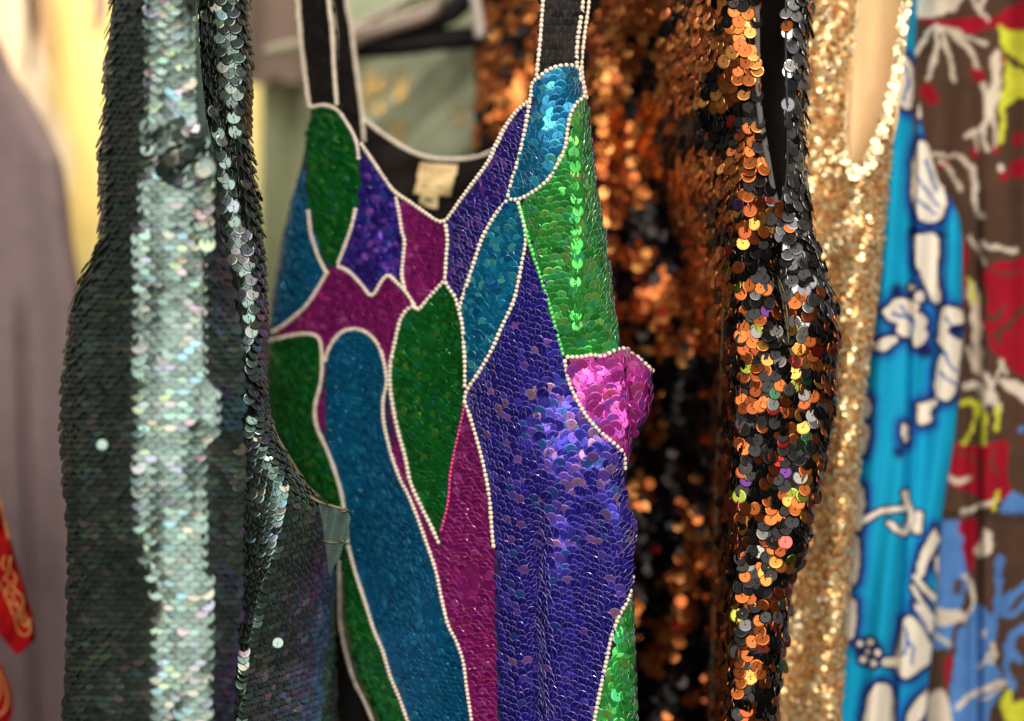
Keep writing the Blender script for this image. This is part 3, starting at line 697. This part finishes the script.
# ==================================================================
# 4. gold sequin dress
# ==================================================================
gold = thing('sequin_dress', 'pale gold fine-sequin dress with cream lined neck opening, left of the turquoise floral shirt', 'dress', 840, 900, .06)
R4 = A((-80, 922), (0, 911), (30, 904), (67, 898), (111, 893), (168, 889), (240, 883), (290, 878), (341, 871.5), (391, 864.7), (441, 861.4), (480, 858), (547, 853), (614, 846), (681, 843), (721, 839.5), (800, 834))
def S_gold(x, y):
    x = np.asarray(x, float); y = np.asarray(y, float)
    R = np.interp(y, R4[:, 0], R4[:, 1])
    d = .062 + curl(R - x, 22, .020) + .013 * np.clip((848 - x) / 60, 0, 1.4) * smooth(0, 1, (852 - x) / 30) + .004 * np.sin(x / 11. + y / 140.)
    d += .002 * np.sin(y / 13. + x / 7.)
    return d
hole4 = [(859.7, -79), (859.7, 0), (853, 50), (848, 101), (846, 141), (850, 160), (857, 170), (864.7, 160), (877, 130), (887, 96), (895, 50), (901, 10), (904, -79)]
ol4 = [(x, y) for y, x in R4] + [(720, 800), (730, 500), (770, 200), (780, -80)]
sheet('base_cloth', ol4, S_gold, [M['gold_net']], gold, sp=6, thick=.002, holes=[hole4])
S_gl = lambda x, y: .078 + .006 * np.abs(np.sin((np.asarray(x, float) - 857 + np.asarray(y, float) * .03) / 14.)) + .002 * np.sin(np.asarray(y, float) / 30.)
sheet('lining', [(835, -85), (912, -85), (906, 40), (898, 120), (880, 200), (840, 200), (832, 90)], S_gl, [M['cream_lining']], gold, sp=3, thick=.002)
def gcol(x, y):
    n = len(x)
    P_ = np.array([srgb(246, 200, 134), srgb(234, 178, 110), srgb(252, 222, 166), srgb(206, 144, 86), srgb(244, 224, 180)])
    return P_[rng.integers(0, 5, n)] * (1 + rng.normal(0, .1, (n, 1)))
sequins('sequin_cover', ol4, S_gold, [M['seq_gold']], gold, r=3.0, row=4.7, step=4.3, ang=90, color=gcol, tilt=4, jit=14, thread=False, seg=10, holes=[hole4], pos=.8, lift=.8)
S_gn = lambda x, y: .055 + .0 * np.asarray(x, float)
sequins('neckline_sequins', [(842, 150), (850, 160), (857, 169), (866, 158), (878, 128), (888, 94), (896, 50), (901, 10), (904, -40), (912, -40), (909, 10), (903, 52), (896, 98), (888, 132), (878, 160), (868, 176), (856, 182), (842, 172), (836, 158)], S_gn, [M['seq_gold']], gold, r=3.9, row=5.5, step=5.2, ang=90,
        color=lambda x, y: np.tile(srgb(246, 222, 176), (len(x), 1)), tilt=3, jit=9, thread=False, seg=12, pos=1.2, lift=1.5)
cord('neck_piping', [(858.5, -60), (858.5, 0), (852, 50), (847, 101), (845, 141), (850, 161)], S_gold, 1.8, M['cream_lining'], gold, lift=.5)
cord('neck_piping', [(905, -60), (901, 10), (895, 50), (887, 96), (877, 130), (864, 160), (857, 171)], S_gold, 1.5, M['cream_lining'], gold, lift=.5)

# ==================================================================
# painted cloth prints
# ==================================================================
def paint(x, y, base, ops, rag=0):
    c = np.tile(np.array(base), (len(x), 1))
    wx = (vnoise(x, y, 6, 51) - .5) * 1.6; wy = (vnoise(x, y, 6, 52) - .5) * 1.6
    X, Y = x + wx + (fbm(x, y, 11, 61) - .5) * rag * 2.2, y + wy + (fbm(x, y, 11, 67) - .5) * rag * 2.2
    wn = 1 + (vnoise(x, y, 9, 71) - .5) * .16 * rag
    for kind, pts, col_, a, *rest in ops:
        soft = rest[0] if rest else .8
        if kind == 'p': d = sdf(X, Y, curve(list(pts) + [pts[0]], 3)[:-1]) - a
        elif kind == 'l': d = dist_line(X, Y, curve(pts, 3)) - a * wn
        else: d = np.hypot(X - pts[0], Y - pts[1]) - a
        k = (1 - smooth(-soft, soft, d))[:, None]
        c = c * (1 - k) + np.array(col_) * k
    return c

# ==================================================================
# 5. turquoise floral shirt
# ==================================================================
TQ, NV, WH, MB = srgb(0, 156, 200), srgb(8, 22, 84), srgb(236, 224, 204), srgb(20, 90, 170)
blue = thing('floral_shirt', 'turquoise shirt printed with white and navy flowers, right of the gold dress', 'shirt', 900, 900, .085)
R5 = A((-80, 925), (0, 922), (34, 920), (90, 922), (127, 924), (141, 929), (185, 945), (215, 959), (240, 963), (307, 963), (324, 965), (381, 960), (441, 955), (480, 948), (513, 943), (614, 936), (681, 929), (721, 927), (800, 922))
white = [
 [(898, 60), (903, 56), (909, 60), (914, 78), (913, 100), (908, 110), (900, 105), (893, 90)],
 [(915, 84), (925, 90), (924, 112), (917, 116)],
 [(920, 139), (928.6, 144), (935, 158), (943, 181), (946, 201), (941, 218), (928.6, 223), (917, 215), (912, 188), (913.5, 158)],
 [(915, 236), (937, 236), (937, 280), (941, 299), (933.6, 302), (922, 277), (915, 260)],
 [(880.5, 311.2), (889.9, 303.8), (895.0, 299.8), (905.1, 298.8), (915.1, 302.1), (919.2, 307.2), (916.8, 312.2), (922.5, 315.6), (926.9, 322.3), (924.5, 329.0), (927.9, 334.1), (922.5, 344.1), (915.1, 346.8), (912.4, 337.4), (903.4, 336.7), (895.0, 330.7), (897.7, 324.0), (891.0, 320.6)],
 [(873, 348), (881, 339), (896, 336), (896, 341), (884, 351)],
 [(941.3, 307.2), (948.7, 306.5), (961.5, 310.5), (965.5, 317.9), (960.5, 325.7), (948.7, 328.0), (947.0, 332.4), (953.8, 337.4), (962.8, 340.8), (960.5, 354.2), (958.8, 374.4), (954.8, 391.2), (948.7, 399.9), (938.6, 397.9), (934.3, 391.2), (935.3, 374.4), (938.6, 357.6), (943.7, 350.8), (938.0, 340.8), (939.3, 324.0)],
 [(917, 405), (935, 399), (937, 405), (929, 413), (931, 422), (918, 424)],
 [(902, 424), (907, 426), (906.7, 443), (901.7, 438)],
 [(865, 397), (870, 400), (869, 416), (864, 416)],
 [(863, 425), (869, 428), (866, 452), (860, 450)],
 [(855, 487), (864, 489), (862, 527), (853, 526)],
 [(851, 536), (859, 540), (857, 580), (850, 580)],
 [(847, 600), (856, 603), (854, 636), (847, 634)],
 [(903, 620), (913, 617), (929, 640), (933, 658), (922, 669), (908, 678), (898, 672), (897, 650)],
 [(914, 603), (922, 606), (933, 624), (930, 634), (919, 620)],
 [(868, 697), (872, 688), (881, 683), (890, 687), (893, 704), (891, 730), (864, 730)],
 [(935, 527), (940, 540), (930, 556), (922, 576), (916, 576), (921, 552), (930, 536)],
 [(928, 690), (924, 712), (912, 730), (906, 728), (912, 705)],
]
wl = [([(863, 521), (881.5, 511), (903, 508.5)], 2.6), ([(905, 493), (910, 517), (904, 533), (889, 523)], 2.8), ([(918.5, 515), (917, 530)], 4), ([(915, 577), (926, 590), (937, 601)], 3), ([(912, 587), (922, 603), (936, 622)], 2), ([(886, 662), (897, 662)], 4),
      ([(937, 560), (943, 590)], 3)]
dots = [(920, 297, 5.5), (912, 287, 3), (860, 644.5, 3), (870, 643, 3.4), (878, 652, 3.4), (863, 660, 3.2), (873, 663, 3.6), (868, 652, 2.2)]
ops5 = []
for p in white: ops5.append(('p', p, MB, 9, 6))
for p in white: ops5.append(('p', p, NV, 4.4, 2.8))
for p, a in wl: ops5.append(('l', p, NV, a + 3, 1.4))
for x_, y_, r_ in dots: ops5.append(('c', (x_, y_), NV, r_ + 4, 1.4))
for cx, cy, rr in ((897, 290, 7), (925, 350, 8), (899, 452, 6), (915, 232, 7), (868, 652, 15), (938, 236, 6)):
    ops5.append(('c', (cx, cy), NV, rr, 5))
for p in white: ops5.append(('p', p, WH, 0, .8))
for p, a in wl: ops5.append(('l', p, WH, a, .8))
for x_, y_, r_ in dots: ops5.append(('c', (x_, y_), WH, r_, .8))
for p in ([(926, 160), (932, 178), (937, 190)], [(918, 178), (928, 192), (938, 206)], [(918, 200), (928, 209), (936, 215)], [(903, 100), (908, 84), (905, 68)], [(893, 314), (904, 316), (914, 321)], [(900, 306), (905, 312), (914, 320), (912, 334)], [(944, 352), (950, 364), (957, 372)], [(941, 372), (948, 378), (955, 384)], [(907, 638), (913, 650), (912, 664)], [(946, 318), (954, 328), (961, 328)], [(903, 655), (908, 640), (905, 628)], [(915, 610), (924, 624), (930, 634)]):
    ops5.append(('l', p, MB, 1.5, .7))
ops5.append(('p', [(948, 328), (956, 324), (964, 328), (956, 334)], NV, 0, .8))
def S_blue(x, y):
    x = np.asarray(x, float); y = np.asarray(y, float)
    R = np.interp(y, R5[:, 0], R5[:, 1])
    sm = np.interp(y, [0, 240, 480, 721], [918, 912, 908, 893])
    return .092 + curl(R - x, 16, .016) + .011 * np.exp(-((x - sm) / 2.6) ** 2) + .010 * smooth(0, 9, x - sm) * 0 + .006 * np.sin((x - sm) / 12.) + .002 * np.sin(y / 50.) + .0025 * np.sin((x - sm) / 5. + y / 80.)
ol5 = [(x, y) for y, x in R5] + [(x - 14, y) for y, x in R4[::-1]]
sheet('shirt_body', ol5, S_blue, [M['print_smooth']], blue, sp=1.7, thick=.002, colf=lambda x, y: paint(x, y, TQ, ops5, 1.2), back=lambda x, y: 0 * x + .112)
cord('front_seam', [(919, -60), (917, 60), (913, 240), (908, 480), (901, 600), (893, 721), (889, 790)], S_blue, 1.1, mat('turquoise_thread', TQ * .7, rough=.7), blue, lift=-4)

# ==================================================================
# 6. brown tropical shirt
# ==================================================================
BR, RD, CR, YG, BL = srgb(78, 55, 42), srgb(150, 12, 34), srgb(214, 198, 178), srgb(204, 204, 60), srgb(80, 126, 186)
brown = thing('floral_shirt', 'dark brown shirt printed with red patches, cream leaves and yellow sprigs, rightmost in the row', 'shirt', 1000, 900, .11)
ops6 = [
 ('p', [(912, -30), (965, -30), (958, 6), (940, 14), (917, 18)], CR, 0),
 ('p', [(960, -20), (1000, -20), (990, 6), (975, 14), (962, 2)], BR, 0),
 ('p', [(917, 17), (949, 20), (972, 17), (996, 15), (1030, 2), (1040, 30), (1010, 30), (989, 27), (972, 33), (942, 30), (922, 22)], RD, 0),
 ('l', [(935, 25), (925, 40), (915, 52)], CR, 2.4), ('l', [(938, 27), (936, 50), (928, 78)], CR, 2.4), ('l', [(941, 28), (950, 55), (955, 80)], CR, 2.4), ('l', [(945, 28), (962, 42), (972, 55), (979, 70)], CR, 2.4), ('l', [(950, 30), (970, 38), (985, 45)], CR, 1.8),
 ('l', [(969, -5), (982, 12), (990, 18)], CR, 2), ('l', [(985, -10), (982, 14)], CR, 1.8),
 ('p', [(998, 22), (1012, 32), (1030, 36), (1030, 66), (1014, 58), (1004, 50)], YG, 0), ('p', [(1004, 54), (1012, 66), (1030, 76), (1034, 98), (1014, 98), (1003, 112), (1006, 84)], YG, 0), ('l', [(1003, 95), (1001, 140)], YG, 2.6),
 ('c', (929, 92), RD, 8, 2.5), ('c', (932, 100), RD, 6, 2), ('c', (977, 75), RD, 7, 2.5), ('c', (999, 60), RD, 6, 2.5), ('c', (1018, 138), RD, 7, 2), ('c', (1020, 168), RD, 10, 3), ('c', (976, 152), RD, 6, 2), ('c', (996, 148), RD, 5, 2), ('c', (1003, 176), RD, 5, 2), ('c', (942, 165), RD, 4, 2), ('c', (946, 163), RD, 5, 2),
 ('p', [(990, 60), (1000, 50), (1000, 96), (992, 116), (984, 112), (990, 84)], CR, 0), ('l', [(983, 84), (988, 112), (982, 134), (988, 150)], CR, 2.2), ('l', [(1000, 84), (992, 112), (996, 146)], CR, 2), ('l', [(965, 138), (976, 130), (986, 122)], CR, 1.8), ('l', [(972, 132), (978, 150)], CR, 1.6),
 ('l', [(933, 153), (948, 155), (962, 158), (974, 172), (976, 200), (982, 218)], CR, 2.4), ('l', [(940, 160), (952, 172), (960, 190)], CR, 2), ('c', (1002, 168), CR, 4),
 ('p', [(947, 236), (966, 240), (964, 300), (956, 320), (944, 330)], RD, 0, 2),
 ('l', [(981, 243), (1000, 248), (1015, 250)], CR, 2.4), ('l', [(970, 236), (984, 262)], CR, 1.6),
 ('p', [(981, 264), (1040, 266), (1040, 372), (1003, 362), (989, 341), (984, 320), (989, 300), (982, 285)], RD, 0),
 ('l', [(984, 268), (1010, 272), (1030, 272)], BR, 1.6), ('l', [(989, 336), (1003, 330), (1018, 312), (1030, 306)], BR, 2.4), ('l', [(1003, 330), (1000, 345)], BR, 2), ('l', [(982, 312), (996, 318), (1004, 308)], BR, 2),
 ('l', [(970, 286), (975, 305), (977, 340), (978, 370)], CR, 4.6), ('l', [(969, 280), (974, 302)], YG, 2), ('l', [(978, 366), (990, 386), (990, 400)], CR, 3), ('l', [(966, 348), (974, 362)], CR, 2),
 ('l', [(1002, 364), (992, 386), (984, 408)], CR, 1.8), ('l', [(1000, 362), (1006, 372)], CR, 2.4), ('l', [(966, 386), (978, 384), (986, 398)], CR, 3.6), ('p', [(998, 380), (1012, 378), (1032, 390), (1032, 404), (1014, 396)], CR, 0), ('l', [(995, 396), (997, 412)], CR, 3.2), ('l', [(996, 408), (997, 428)], YG, 2.6),
 ('l', [(962, 403), (976, 404), (984, 420), (984, 448)], YG, 3.2), ('l', [(982, 401), (972, 425), (959, 451)], YG, 1.8), ('c', (1022, 428), BL, 4),
 ('p', [(950, 442), (975, 445), (1017, 444), (1018, 482), (1002, 500), (989, 507), (970, 494), (948, 482)], RD, 0),
 ('l', [(956, 452), (972, 458), (984, 470), (972, 480)], BR, 1.6), ('l', [(996, 450), (990, 462), (1000, 474)], BR, 1.6), ('l', [(942, 474), (956, 480), (970, 478)], CR, 2.6),
 ('p', [(955, 486), (972, 492), (988, 505), (970, 510), (950, 512)], BR, 0), ('l', [(960, 512), (980, 506), (998, 500)], CR, 2.2), ('l', [(995, 510), (998, 492)], YG, 1.8),
 ('p', [(1008, 494), (1035, 490), (1035, 516), (1000, 514)], BL, 0), ('p', [(1010, 440), (1040, 440), (1040, 492), (1012, 492)], BR, 0),
 # below the hem seam
 ('p', [(945, 520), (972, 518), (974, 540), (967, 580), (952, 640), (944, 668), (930, 660), (930, 560)], BL, 0),
 ('p', [(958, 518), (976, 518), (976, 554), (969, 570), (962, 545)], RD, 0), ('p', [(952, 580), (960, 578), (960, 592), (952, 592)], BR, 0, 2),
 ('l', [(966, 575), (973, 600), (966, 618)], CR, 3), ('p', [(985, 526), (992, 532), (992, 552), (980, 556), (977, 546)], CR, 0),
 ('p', [(925, 604), (962, 612), (960, 622), (924, 626)], CR, 0), ('l', [(930, 632), (950, 645)], CR, 2),
 ('p', [(930, 650), (955, 655), (950, 690), (935, 700)], BR, 0),
 ('p', [(975, 602), (990, 616), (988, 650), (1002, 682), (990, 716), (985, 740), (945, 740), (950, 700), (958, 640)], BL, 0),
 ('l', [(956, 708), (975, 692), (1002, 683)], CR, 2.6), ('l', [(980, 700), (1000, 690)], CR, 2), ('l', [(984, 634), (996, 650), (990, 664)], CR, 2.6), ('l', [(980, 666), (994, 650)], CR, 2),
 ('p', [(1000, 700), (1008, 690), (1014, 702), (1030, 700), (1030, 724), (1006, 724)], YG, 0),
 ('l', [(1030, 582), (1012, 596), (1000, 612)], BL, 5), ('l', [(1030, 600), (1015, 612), (1004, 616)], BL, 3.5), ('l', [(1030, 628), (1012, 636), (1008, 650), (1020, 660)], BL, 4.2), ('l', [(1012, 640), (1006, 668), (1012, 690)], BL, 3.6), ('l', [(1000, 560), (998, 600), (990, 640)], BL, 4.5),
 ('p', [(925, 700), (945, 690), (952, 740), (922, 740)], CR, 0), ('p', [(944, 660), (952, 655), (948, 690)], RD, 0, 2),
]
def S_brown(x, y):
    x = np.asarray(x, float); y = np.asarray(y, float)
    return .108 + .006 * np.sin(x / 17. + y / 200.) + .010 * np.exp(-((x - 977 - y * .003) / 3.) ** 2) * smooth(150, 300, y) + .003 * np.sin(x / 7. + 2) + .004 * smooth(512, 517, y)
ol6 = [(900, -80), (1100, -80), (1105, 800), (880, 800), (895, 400)]
sheet('shirt_body', ol6, S_brown, [M['print']], brown, sp=2.0, thick=.002, colf=lambda x, y: paint(x, y, BR, ops6, 3.4) * (.86 + .28 * fbm(x, y, 14, 83))[:, None], back=lambda x, y: 0 * x + .14)
cord('hem_seam', [(930, 518), (975, 516), (1030, 515), (1090, 513)], S_brown, 1.3, mat('brown_thread', srgb(90, 66, 50), rough=.8), brown, lift=.5)

# ==================================================================
# 7. things at the far left
# ==================================================================
grey = thing('checked_shirt', 'out-of-focus taupe checked shirt with sloping shoulder at the left edge', 'shirt', 30, 900, .22)
def S_grey(x, y):
    x = np.asarray(x, float); y = np.asarray(y, float)
    R = np.interp(y, [-20, 43, 73, 97, 127, 160, 200, 240, 300, 800], [-30, 0, 13, 30, 47, 62, 69, 73, 84, 100])
    return .20 + curl(R - x, 30, .03) + .006 * np.sin(x / 18. + .3 * np.sin(y / 90.)) + .008 * np.exp(-((x - 12 - .03 * y) / 5.) ** 2) * smooth(280, 340, y)
def gcheck(x, y):
    c = np.tile(srgb(148, 129, 130), (len(x), 1))
    k = (.5 + .5 * np.sin(x * 1.9)) * .10 + (.5 + .5 * np.sin(y * 1.9)) * .10
    return c * (1 - k)[:, None]
sheet('shirt_body', [(-60, 10), (-20, 24), (0, 43), (13, 73), (30, 97), (47, 127), (62, 160), (69, 200), (73, 240), (84, 300), (95, 420), (100, 800), (-60, 800)], S_grey, [M['print']], grey, sp=2.2, thick=.002, colf=gcheck, back=lambda x, y: 0 * x + .24)

red = thing('embroidered_jacket', 'crimson velvet sleeve and hem with raised gold embroidery in the lower left corner', 'jacket', 0, 900, .15)
M['velvet'] = mat('crimson_velvet', srgb(150, 6, 12), rough=.85, spec=.15, var=.25, bump=('noise', 200, .3, .001))
M['zari'] = mat('gold_embroidery', srgb(214, 150, 84), rough=.45, metal=.3, bump=('noise', 500, .6, .001))
def S_red(x, y):
    x = np.asarray(x, float); y = np.asarray(y, float)
    R = np.interp(y, [500, 537, 583, 617, 640], [0, 10, 23.5, 34, 36])
    return .085 + curl(np.maximum(R - x, 0), 12, .012) - .002 * np.sin(x / 5. + y / 11.)
sheet('sleeve', [(-60, 440), (-12, 470), (0, 500), (10, 537), (23.5, 583.6), (33.5, 617), (35.5, 640), (17, 655.6), (7, 644), (-2, 632), (-60, 600)], S_red, [M['velvet']], red, sp=3, thick=.012)
S_red2 = lambda x, y: .10 + .0004 * np.clip(np.asarray(x, float), 0, 99)
sheet('hem', [(-60, 630), (-4, 655), (4, 672), (11.7, 690.6), (13, 712), (6, 730), (2, 800), (-60, 800)], S_red2, [M['velvet']], red, sp=4, thick=.012)
for i, pts in enumerate(([(-4, 490), (3, 520), (8, 540)], [(5, 556), (2, 566), (8, 572), (3, 580), (11, 582), (6, 592), (15, 594), (11, 604), (20, 606), (17, 616), (24, 618)],
                         [(10, 556), (9, 568), (16, 578), (14, 588), (22, 598), (22, 610), (28, 622), (30, 632), (25, 636), (18, 630), (14, 616), (8, 600), (2, 588), (-4, 580)], [(16, 600), (24, 626), (30, 620)])):
    cord('embroidery', pts, S_red, 1.05, M['zari'], red, lift=1.2)
for pts in ([(-6, 662), (4, 684), (7, 700), (3, 712), (-4, 716)], [(-4, 676), (0, 690), (-3, 704)]):
    cord('embroidery', pts, S_red2, 1.2, M['zari'], red, lift=1.2)

# ==================================================================
# 8. background garments and hangers
# ==================================================================
def cloth(name, label, cat, outline, depth, color, amp=.012, wl_=20, thick=.02, sp=6, rough=.75, part='cloth', group=None):
    m = mat(name + '_cloth', color, rough=rough, sheen=.15, bump=('noise', 40, .3, .004), var=.08)
    S = lambda x, y: depth + amp * np.sin(np.asarray(x, float) / wl_ + np.asarray(y, float) / 260.) + amp * .4 * np.sin(np.asarray(x, float) / (wl_ * .43) + 1)
    o = sheet(name, outline, S, [m], None, sp=sp, thick=thick)
    return tag(o, label, cat, group), S
cloth('yellow_garment', 'plain pale yellow garment glowing behind the teal dress at upper left', 'garment', [(40, -90), (292, -90), (292, 420), (60, 420), (48, 200), (52, 60)], .50, srgb(252, 232, 150), amp=.01, wl_=40)
cloth('cream_garment', 'creamy white garment out of focus in the upper left corner', 'garment', [(-60, -90), (26, -90), (38, 40), (50, 90), (72, 150), (70, 240), (-60, 240)], .44, srgb(244, 222, 194), amp=.015, wl_=9)
cloth('beige_garment', 'blurred beige garment hanging beside the black strap at upper left', 'garment', [(30, -90), (50, -90), (56, 30), (52, 60), (34, 72)], .47, srgb(214, 176, 140), amp=.012, wl_=7)
cloth('mauve_garment', 'mauve cloth end hanging before the yellow garment, beside the teal dress', 'garment', [(88, -90), (112, -90), (110, 10), (100, 36), (92, 36)], .42, srgb(196, 160, 146), amp=.01, wl_=6)
cloth('black_strap', 'black pointed strap end hanging in the upper left corner', 'strap', [(20, -90), (34, -60), (38, 20), (35, 46), (31, 74), (27, 72), (27, 40), (24, 0)], .36, srgb(26, 22, 18), amp=.003, wl_=6, thick=.006, sp=3)
cloth('sage_garment', 'pale sage green garment behind the gap between teal and multicoloured dresses', 'garment', [(262, 30), (340, 30), (340, 560), (236, 560), (256, 300), (260, 120)], .36, srgb(190, 196, 160), amp=.012, wl_=9)
o_, S_ = cloth('brown_garment', 'dark taupe garment folded over behind the left strap, above sage cloth', 'garment', [(238, -90), (345, -90), (345, 80), (300, 86), (238, 84)], .30, srgb(112, 92, 80), amp=.016, wl_=18)
sage2 = thing('beaded_garment', 'grey green satin garment with scattered gold sequins behind the neckline', 'garment', 420, 900, .26)
def S_sage(x, y):
    x = np.asarray(x, float); y = np.asarray(y, float)
    t = x * .75 + y * .9
    return .26 + .0055 * np.sin(t / 13.) + .0012 * np.sin(t / 6. + x / 40.)
sheet('cloth', [(330, -90), (500, -90), (500, 300), (440, 330), (330, 330)], S_sage, [mat('sage_satin', srgb(172, 178, 146), rough=.5, sheen=.3, bump=('noise', 120, .3, .002), var=.12)], sage2, sp=5, thick=.01)
def blob(cx, cy, rx, ry): return [(cx + rx * math.cos(a), cy + ry * math.sin(a)) for a in np.linspace(0, 2 * np.pi, 14)[:-1]]
for cx, cy, rx, ry in ((374, 92, 13, 24), (398, 84, 9, 16), (396, 130, 8, 13), (460, 114, 8, 10)):
    sequins('gold_sequins', blob(cx, cy, rx, ry), S_sage, [M['seq_gold']], sage2, r=3.4, row=8, step=8, ang=90, color=lambda x, y: np.tile(srgb(246, 186, 84), (len(x), 1)), tilt=4, jit=8, thread=False, seg=10, pos=2.5, lift=1.5)

# hangers
M['black_plastic'] = mat('black_plastic', srgb(14, 11, 10), rough=.5, spec=.15, bump=('noise', 60, .1, .001))
M['clear_plastic'] = mat('smoky_clear_plastic', srgb(126, 106, 90), rough=.25, coat=.5, var=.1)
def line3(pts, d):
    c = curve(pts, 5); return P3(c[:, 0], c[:, 1], np.full(len(c), d))
hg = thing('clothes_hanger', 'black plastic hanger with straight bar behind the neckline', 'hanger', 420, 44, .20, 'clothes hangers')
tube('bar', line3([(338, 48), (400, 45), (440, 40), (520, 34), (600, 32)], .20), .0068, M['black_plastic'], hg, flat=.7)
tube('arm', line3([(352, 42), (420, 24), (455, 8), (476, -20), (480, -60)], .20), .0072, M['black_plastic'], hg, flat=.6)
hg2 = thing('clothes_hanger', 'smoky beige plastic hanger arm sloping up over the black hanger', 'hanger', 390, 20, .19, 'clothes hangers')
tube('arm', line3([(330, 52), (360, 36), (390, 26), (425, 14), (436, 0), (440, -40)], .19), .0052, M['clear_plastic'], hg2, flat=.6)
tube('brace', line3([(340, 40), (370, 20), (400, 4), (425, -14), (440, -40)], .195), .0022, M['clear_plastic'], hg2)
hg3 = thing('clothes_hanger', 'pale cream hanger end poking out left of the left strap', 'hanger', 290, 48, .20, 'clothes hangers')
tube('arm', line3([(262, 52), (275, 50), (295, 46), (330, 38), (380, 22)], .235), np.interp(np.linspace(0, 1, len(line3([(262, 52), (275, 50), (295, 46), (330, 38), (380, 22)], .235))), [0, .1, 1], [.0016, .0036, .003]), mat('cream_plastic', srgb(150, 142, 118), rough=.35), hg3, flat=.6)
hg4 = thing('clothes_hanger', 'white hanger tip hanging just left of the copper dress at the top', 'hanger', 478, 10, .21, 'clothes hangers')
tube('arm', line3([(470, -60), (474, -10), (479, 20), (480, 38)], .17), .0032, mat('white_plastic', srgb(180, 168, 156), rough=.35), hg4, flat=.7)

# added dark sheet standing in for the shade behind the row, then the backdrop
cloth('gap_shade_sheet', 'added black sheet standing in for the shade in the gap below the teal dress flap', 'garment', [(200, 330), (500, 300), (720, 200), (720, 830), (190, 830)], .24, srgb(30, 24, 22), amp=.015, wl_=14)
back = sheet('backdrop', [(-420, -400), (1500, -400), (1500, 1200), (-420, 1200)], lambda x, y: .75 + 0 * x, [mat('backdrop_wall', srgb(196, 176, 146), rough=.9, bump=('noise', 20, .2, .004), var=.1)], None, sp=60, thick=.02)
back['kind'] = 'structure'

# ==================================================================
# light
# ==================================================================
nt = w.node_tree
bg = nt.nodes['Background']; tc = nt.nodes.new('ShaderNodeTexCoord'); sx = nt.nodes.new('ShaderNodeSeparateXYZ')
nt.links.new(tc.outputs['Generated'], sx.inputs[0])
cr = nt.nodes.new('ShaderNodeValToRGB'); cr.color_ramp.elements[0].position = .0; cr.color_ramp.elements[1].position = 1
nt.links.new(sx.outputs['Z'], cr.inputs[0])
mr = nt.nodes.new('ShaderNodeMapRange'); mr.inputs['From Min'].default_value = -1; mr.inputs['From Max'].default_value = 1
nt.links.new(sx.outputs['Z'], mr.inputs['Value']); nt.links.new(mr.outputs[0], cr.inputs[0])
cr.color_ramp.elements[0].color = (.018, .014, .012, 1); cr.color_ramp.elements[1].color = (.24, .21, .17, 1)
e = cr.color_ramp.elements.new(.5); e.color = (.055, .048, .040, 1)
nt.links.new(cr.outputs[0], bg.inputs['Color']); bg.inputs['Strength'].default_value = 1.0

def area(name, loc, target, sx_, sy_, power, color):
    l = bpy.data.lights.new(name, 'AREA'); l.shape = 'RECTANGLE'; l.size = sx_; l.size_y = sy_; l.energy = power; l.color = color
    o = bpy.data.objects.new(name, l); sc.collection.objects.link(o); o.location = loc
    o.rotation_euler = (Vector(target) - Vector(loc)).to_track_quat('-Z', 'Y').to_euler()
    return o
area('front_key_softbox', (.15, -1.9, .45), (0, .05, 0), 2.3, 1.5, 42, (1, .95, .88))  # added softbox behind the camera, sized for bright reflections in camera-facing sequins
area('ceiling_lamp', (.55, -.7, 1.3), (.05, .05, 0), .22, .12, 8, (1, .90, .76))
area('ceiling_lamp', (-.75, -.9, 1.1), (-.1, .05, 0), .2, .12, 2.5, (1, .93, .82))
area('back_fill_light', (-.35, .28, .75), (-.3, .75, .1), .4, .2, 6.5, (1, .91, .74))  # added fill to brighten the garments behind the front row

# ==================================================================
# camera
# ==================================================================
cam = bpy.data.cameras.new('camera'); co = bpy.data.objects.new('camera', cam); sc.collection.objects.link(co)
co.location = CAM; co.rotation_euler = (math.radians(90), 0, 0)
cam.sensor_width = 36; cam.lens = 36 * 1.0 / (1024 * U); cam.clip_start = .05; cam.clip_end = 60
cam.dof.use_dof = True; cam.dof.focus_distance = 1.0; cam.dof.aperture_fstop = 1.85; cam.dof.aperture_blades = 0
sc.camera = co
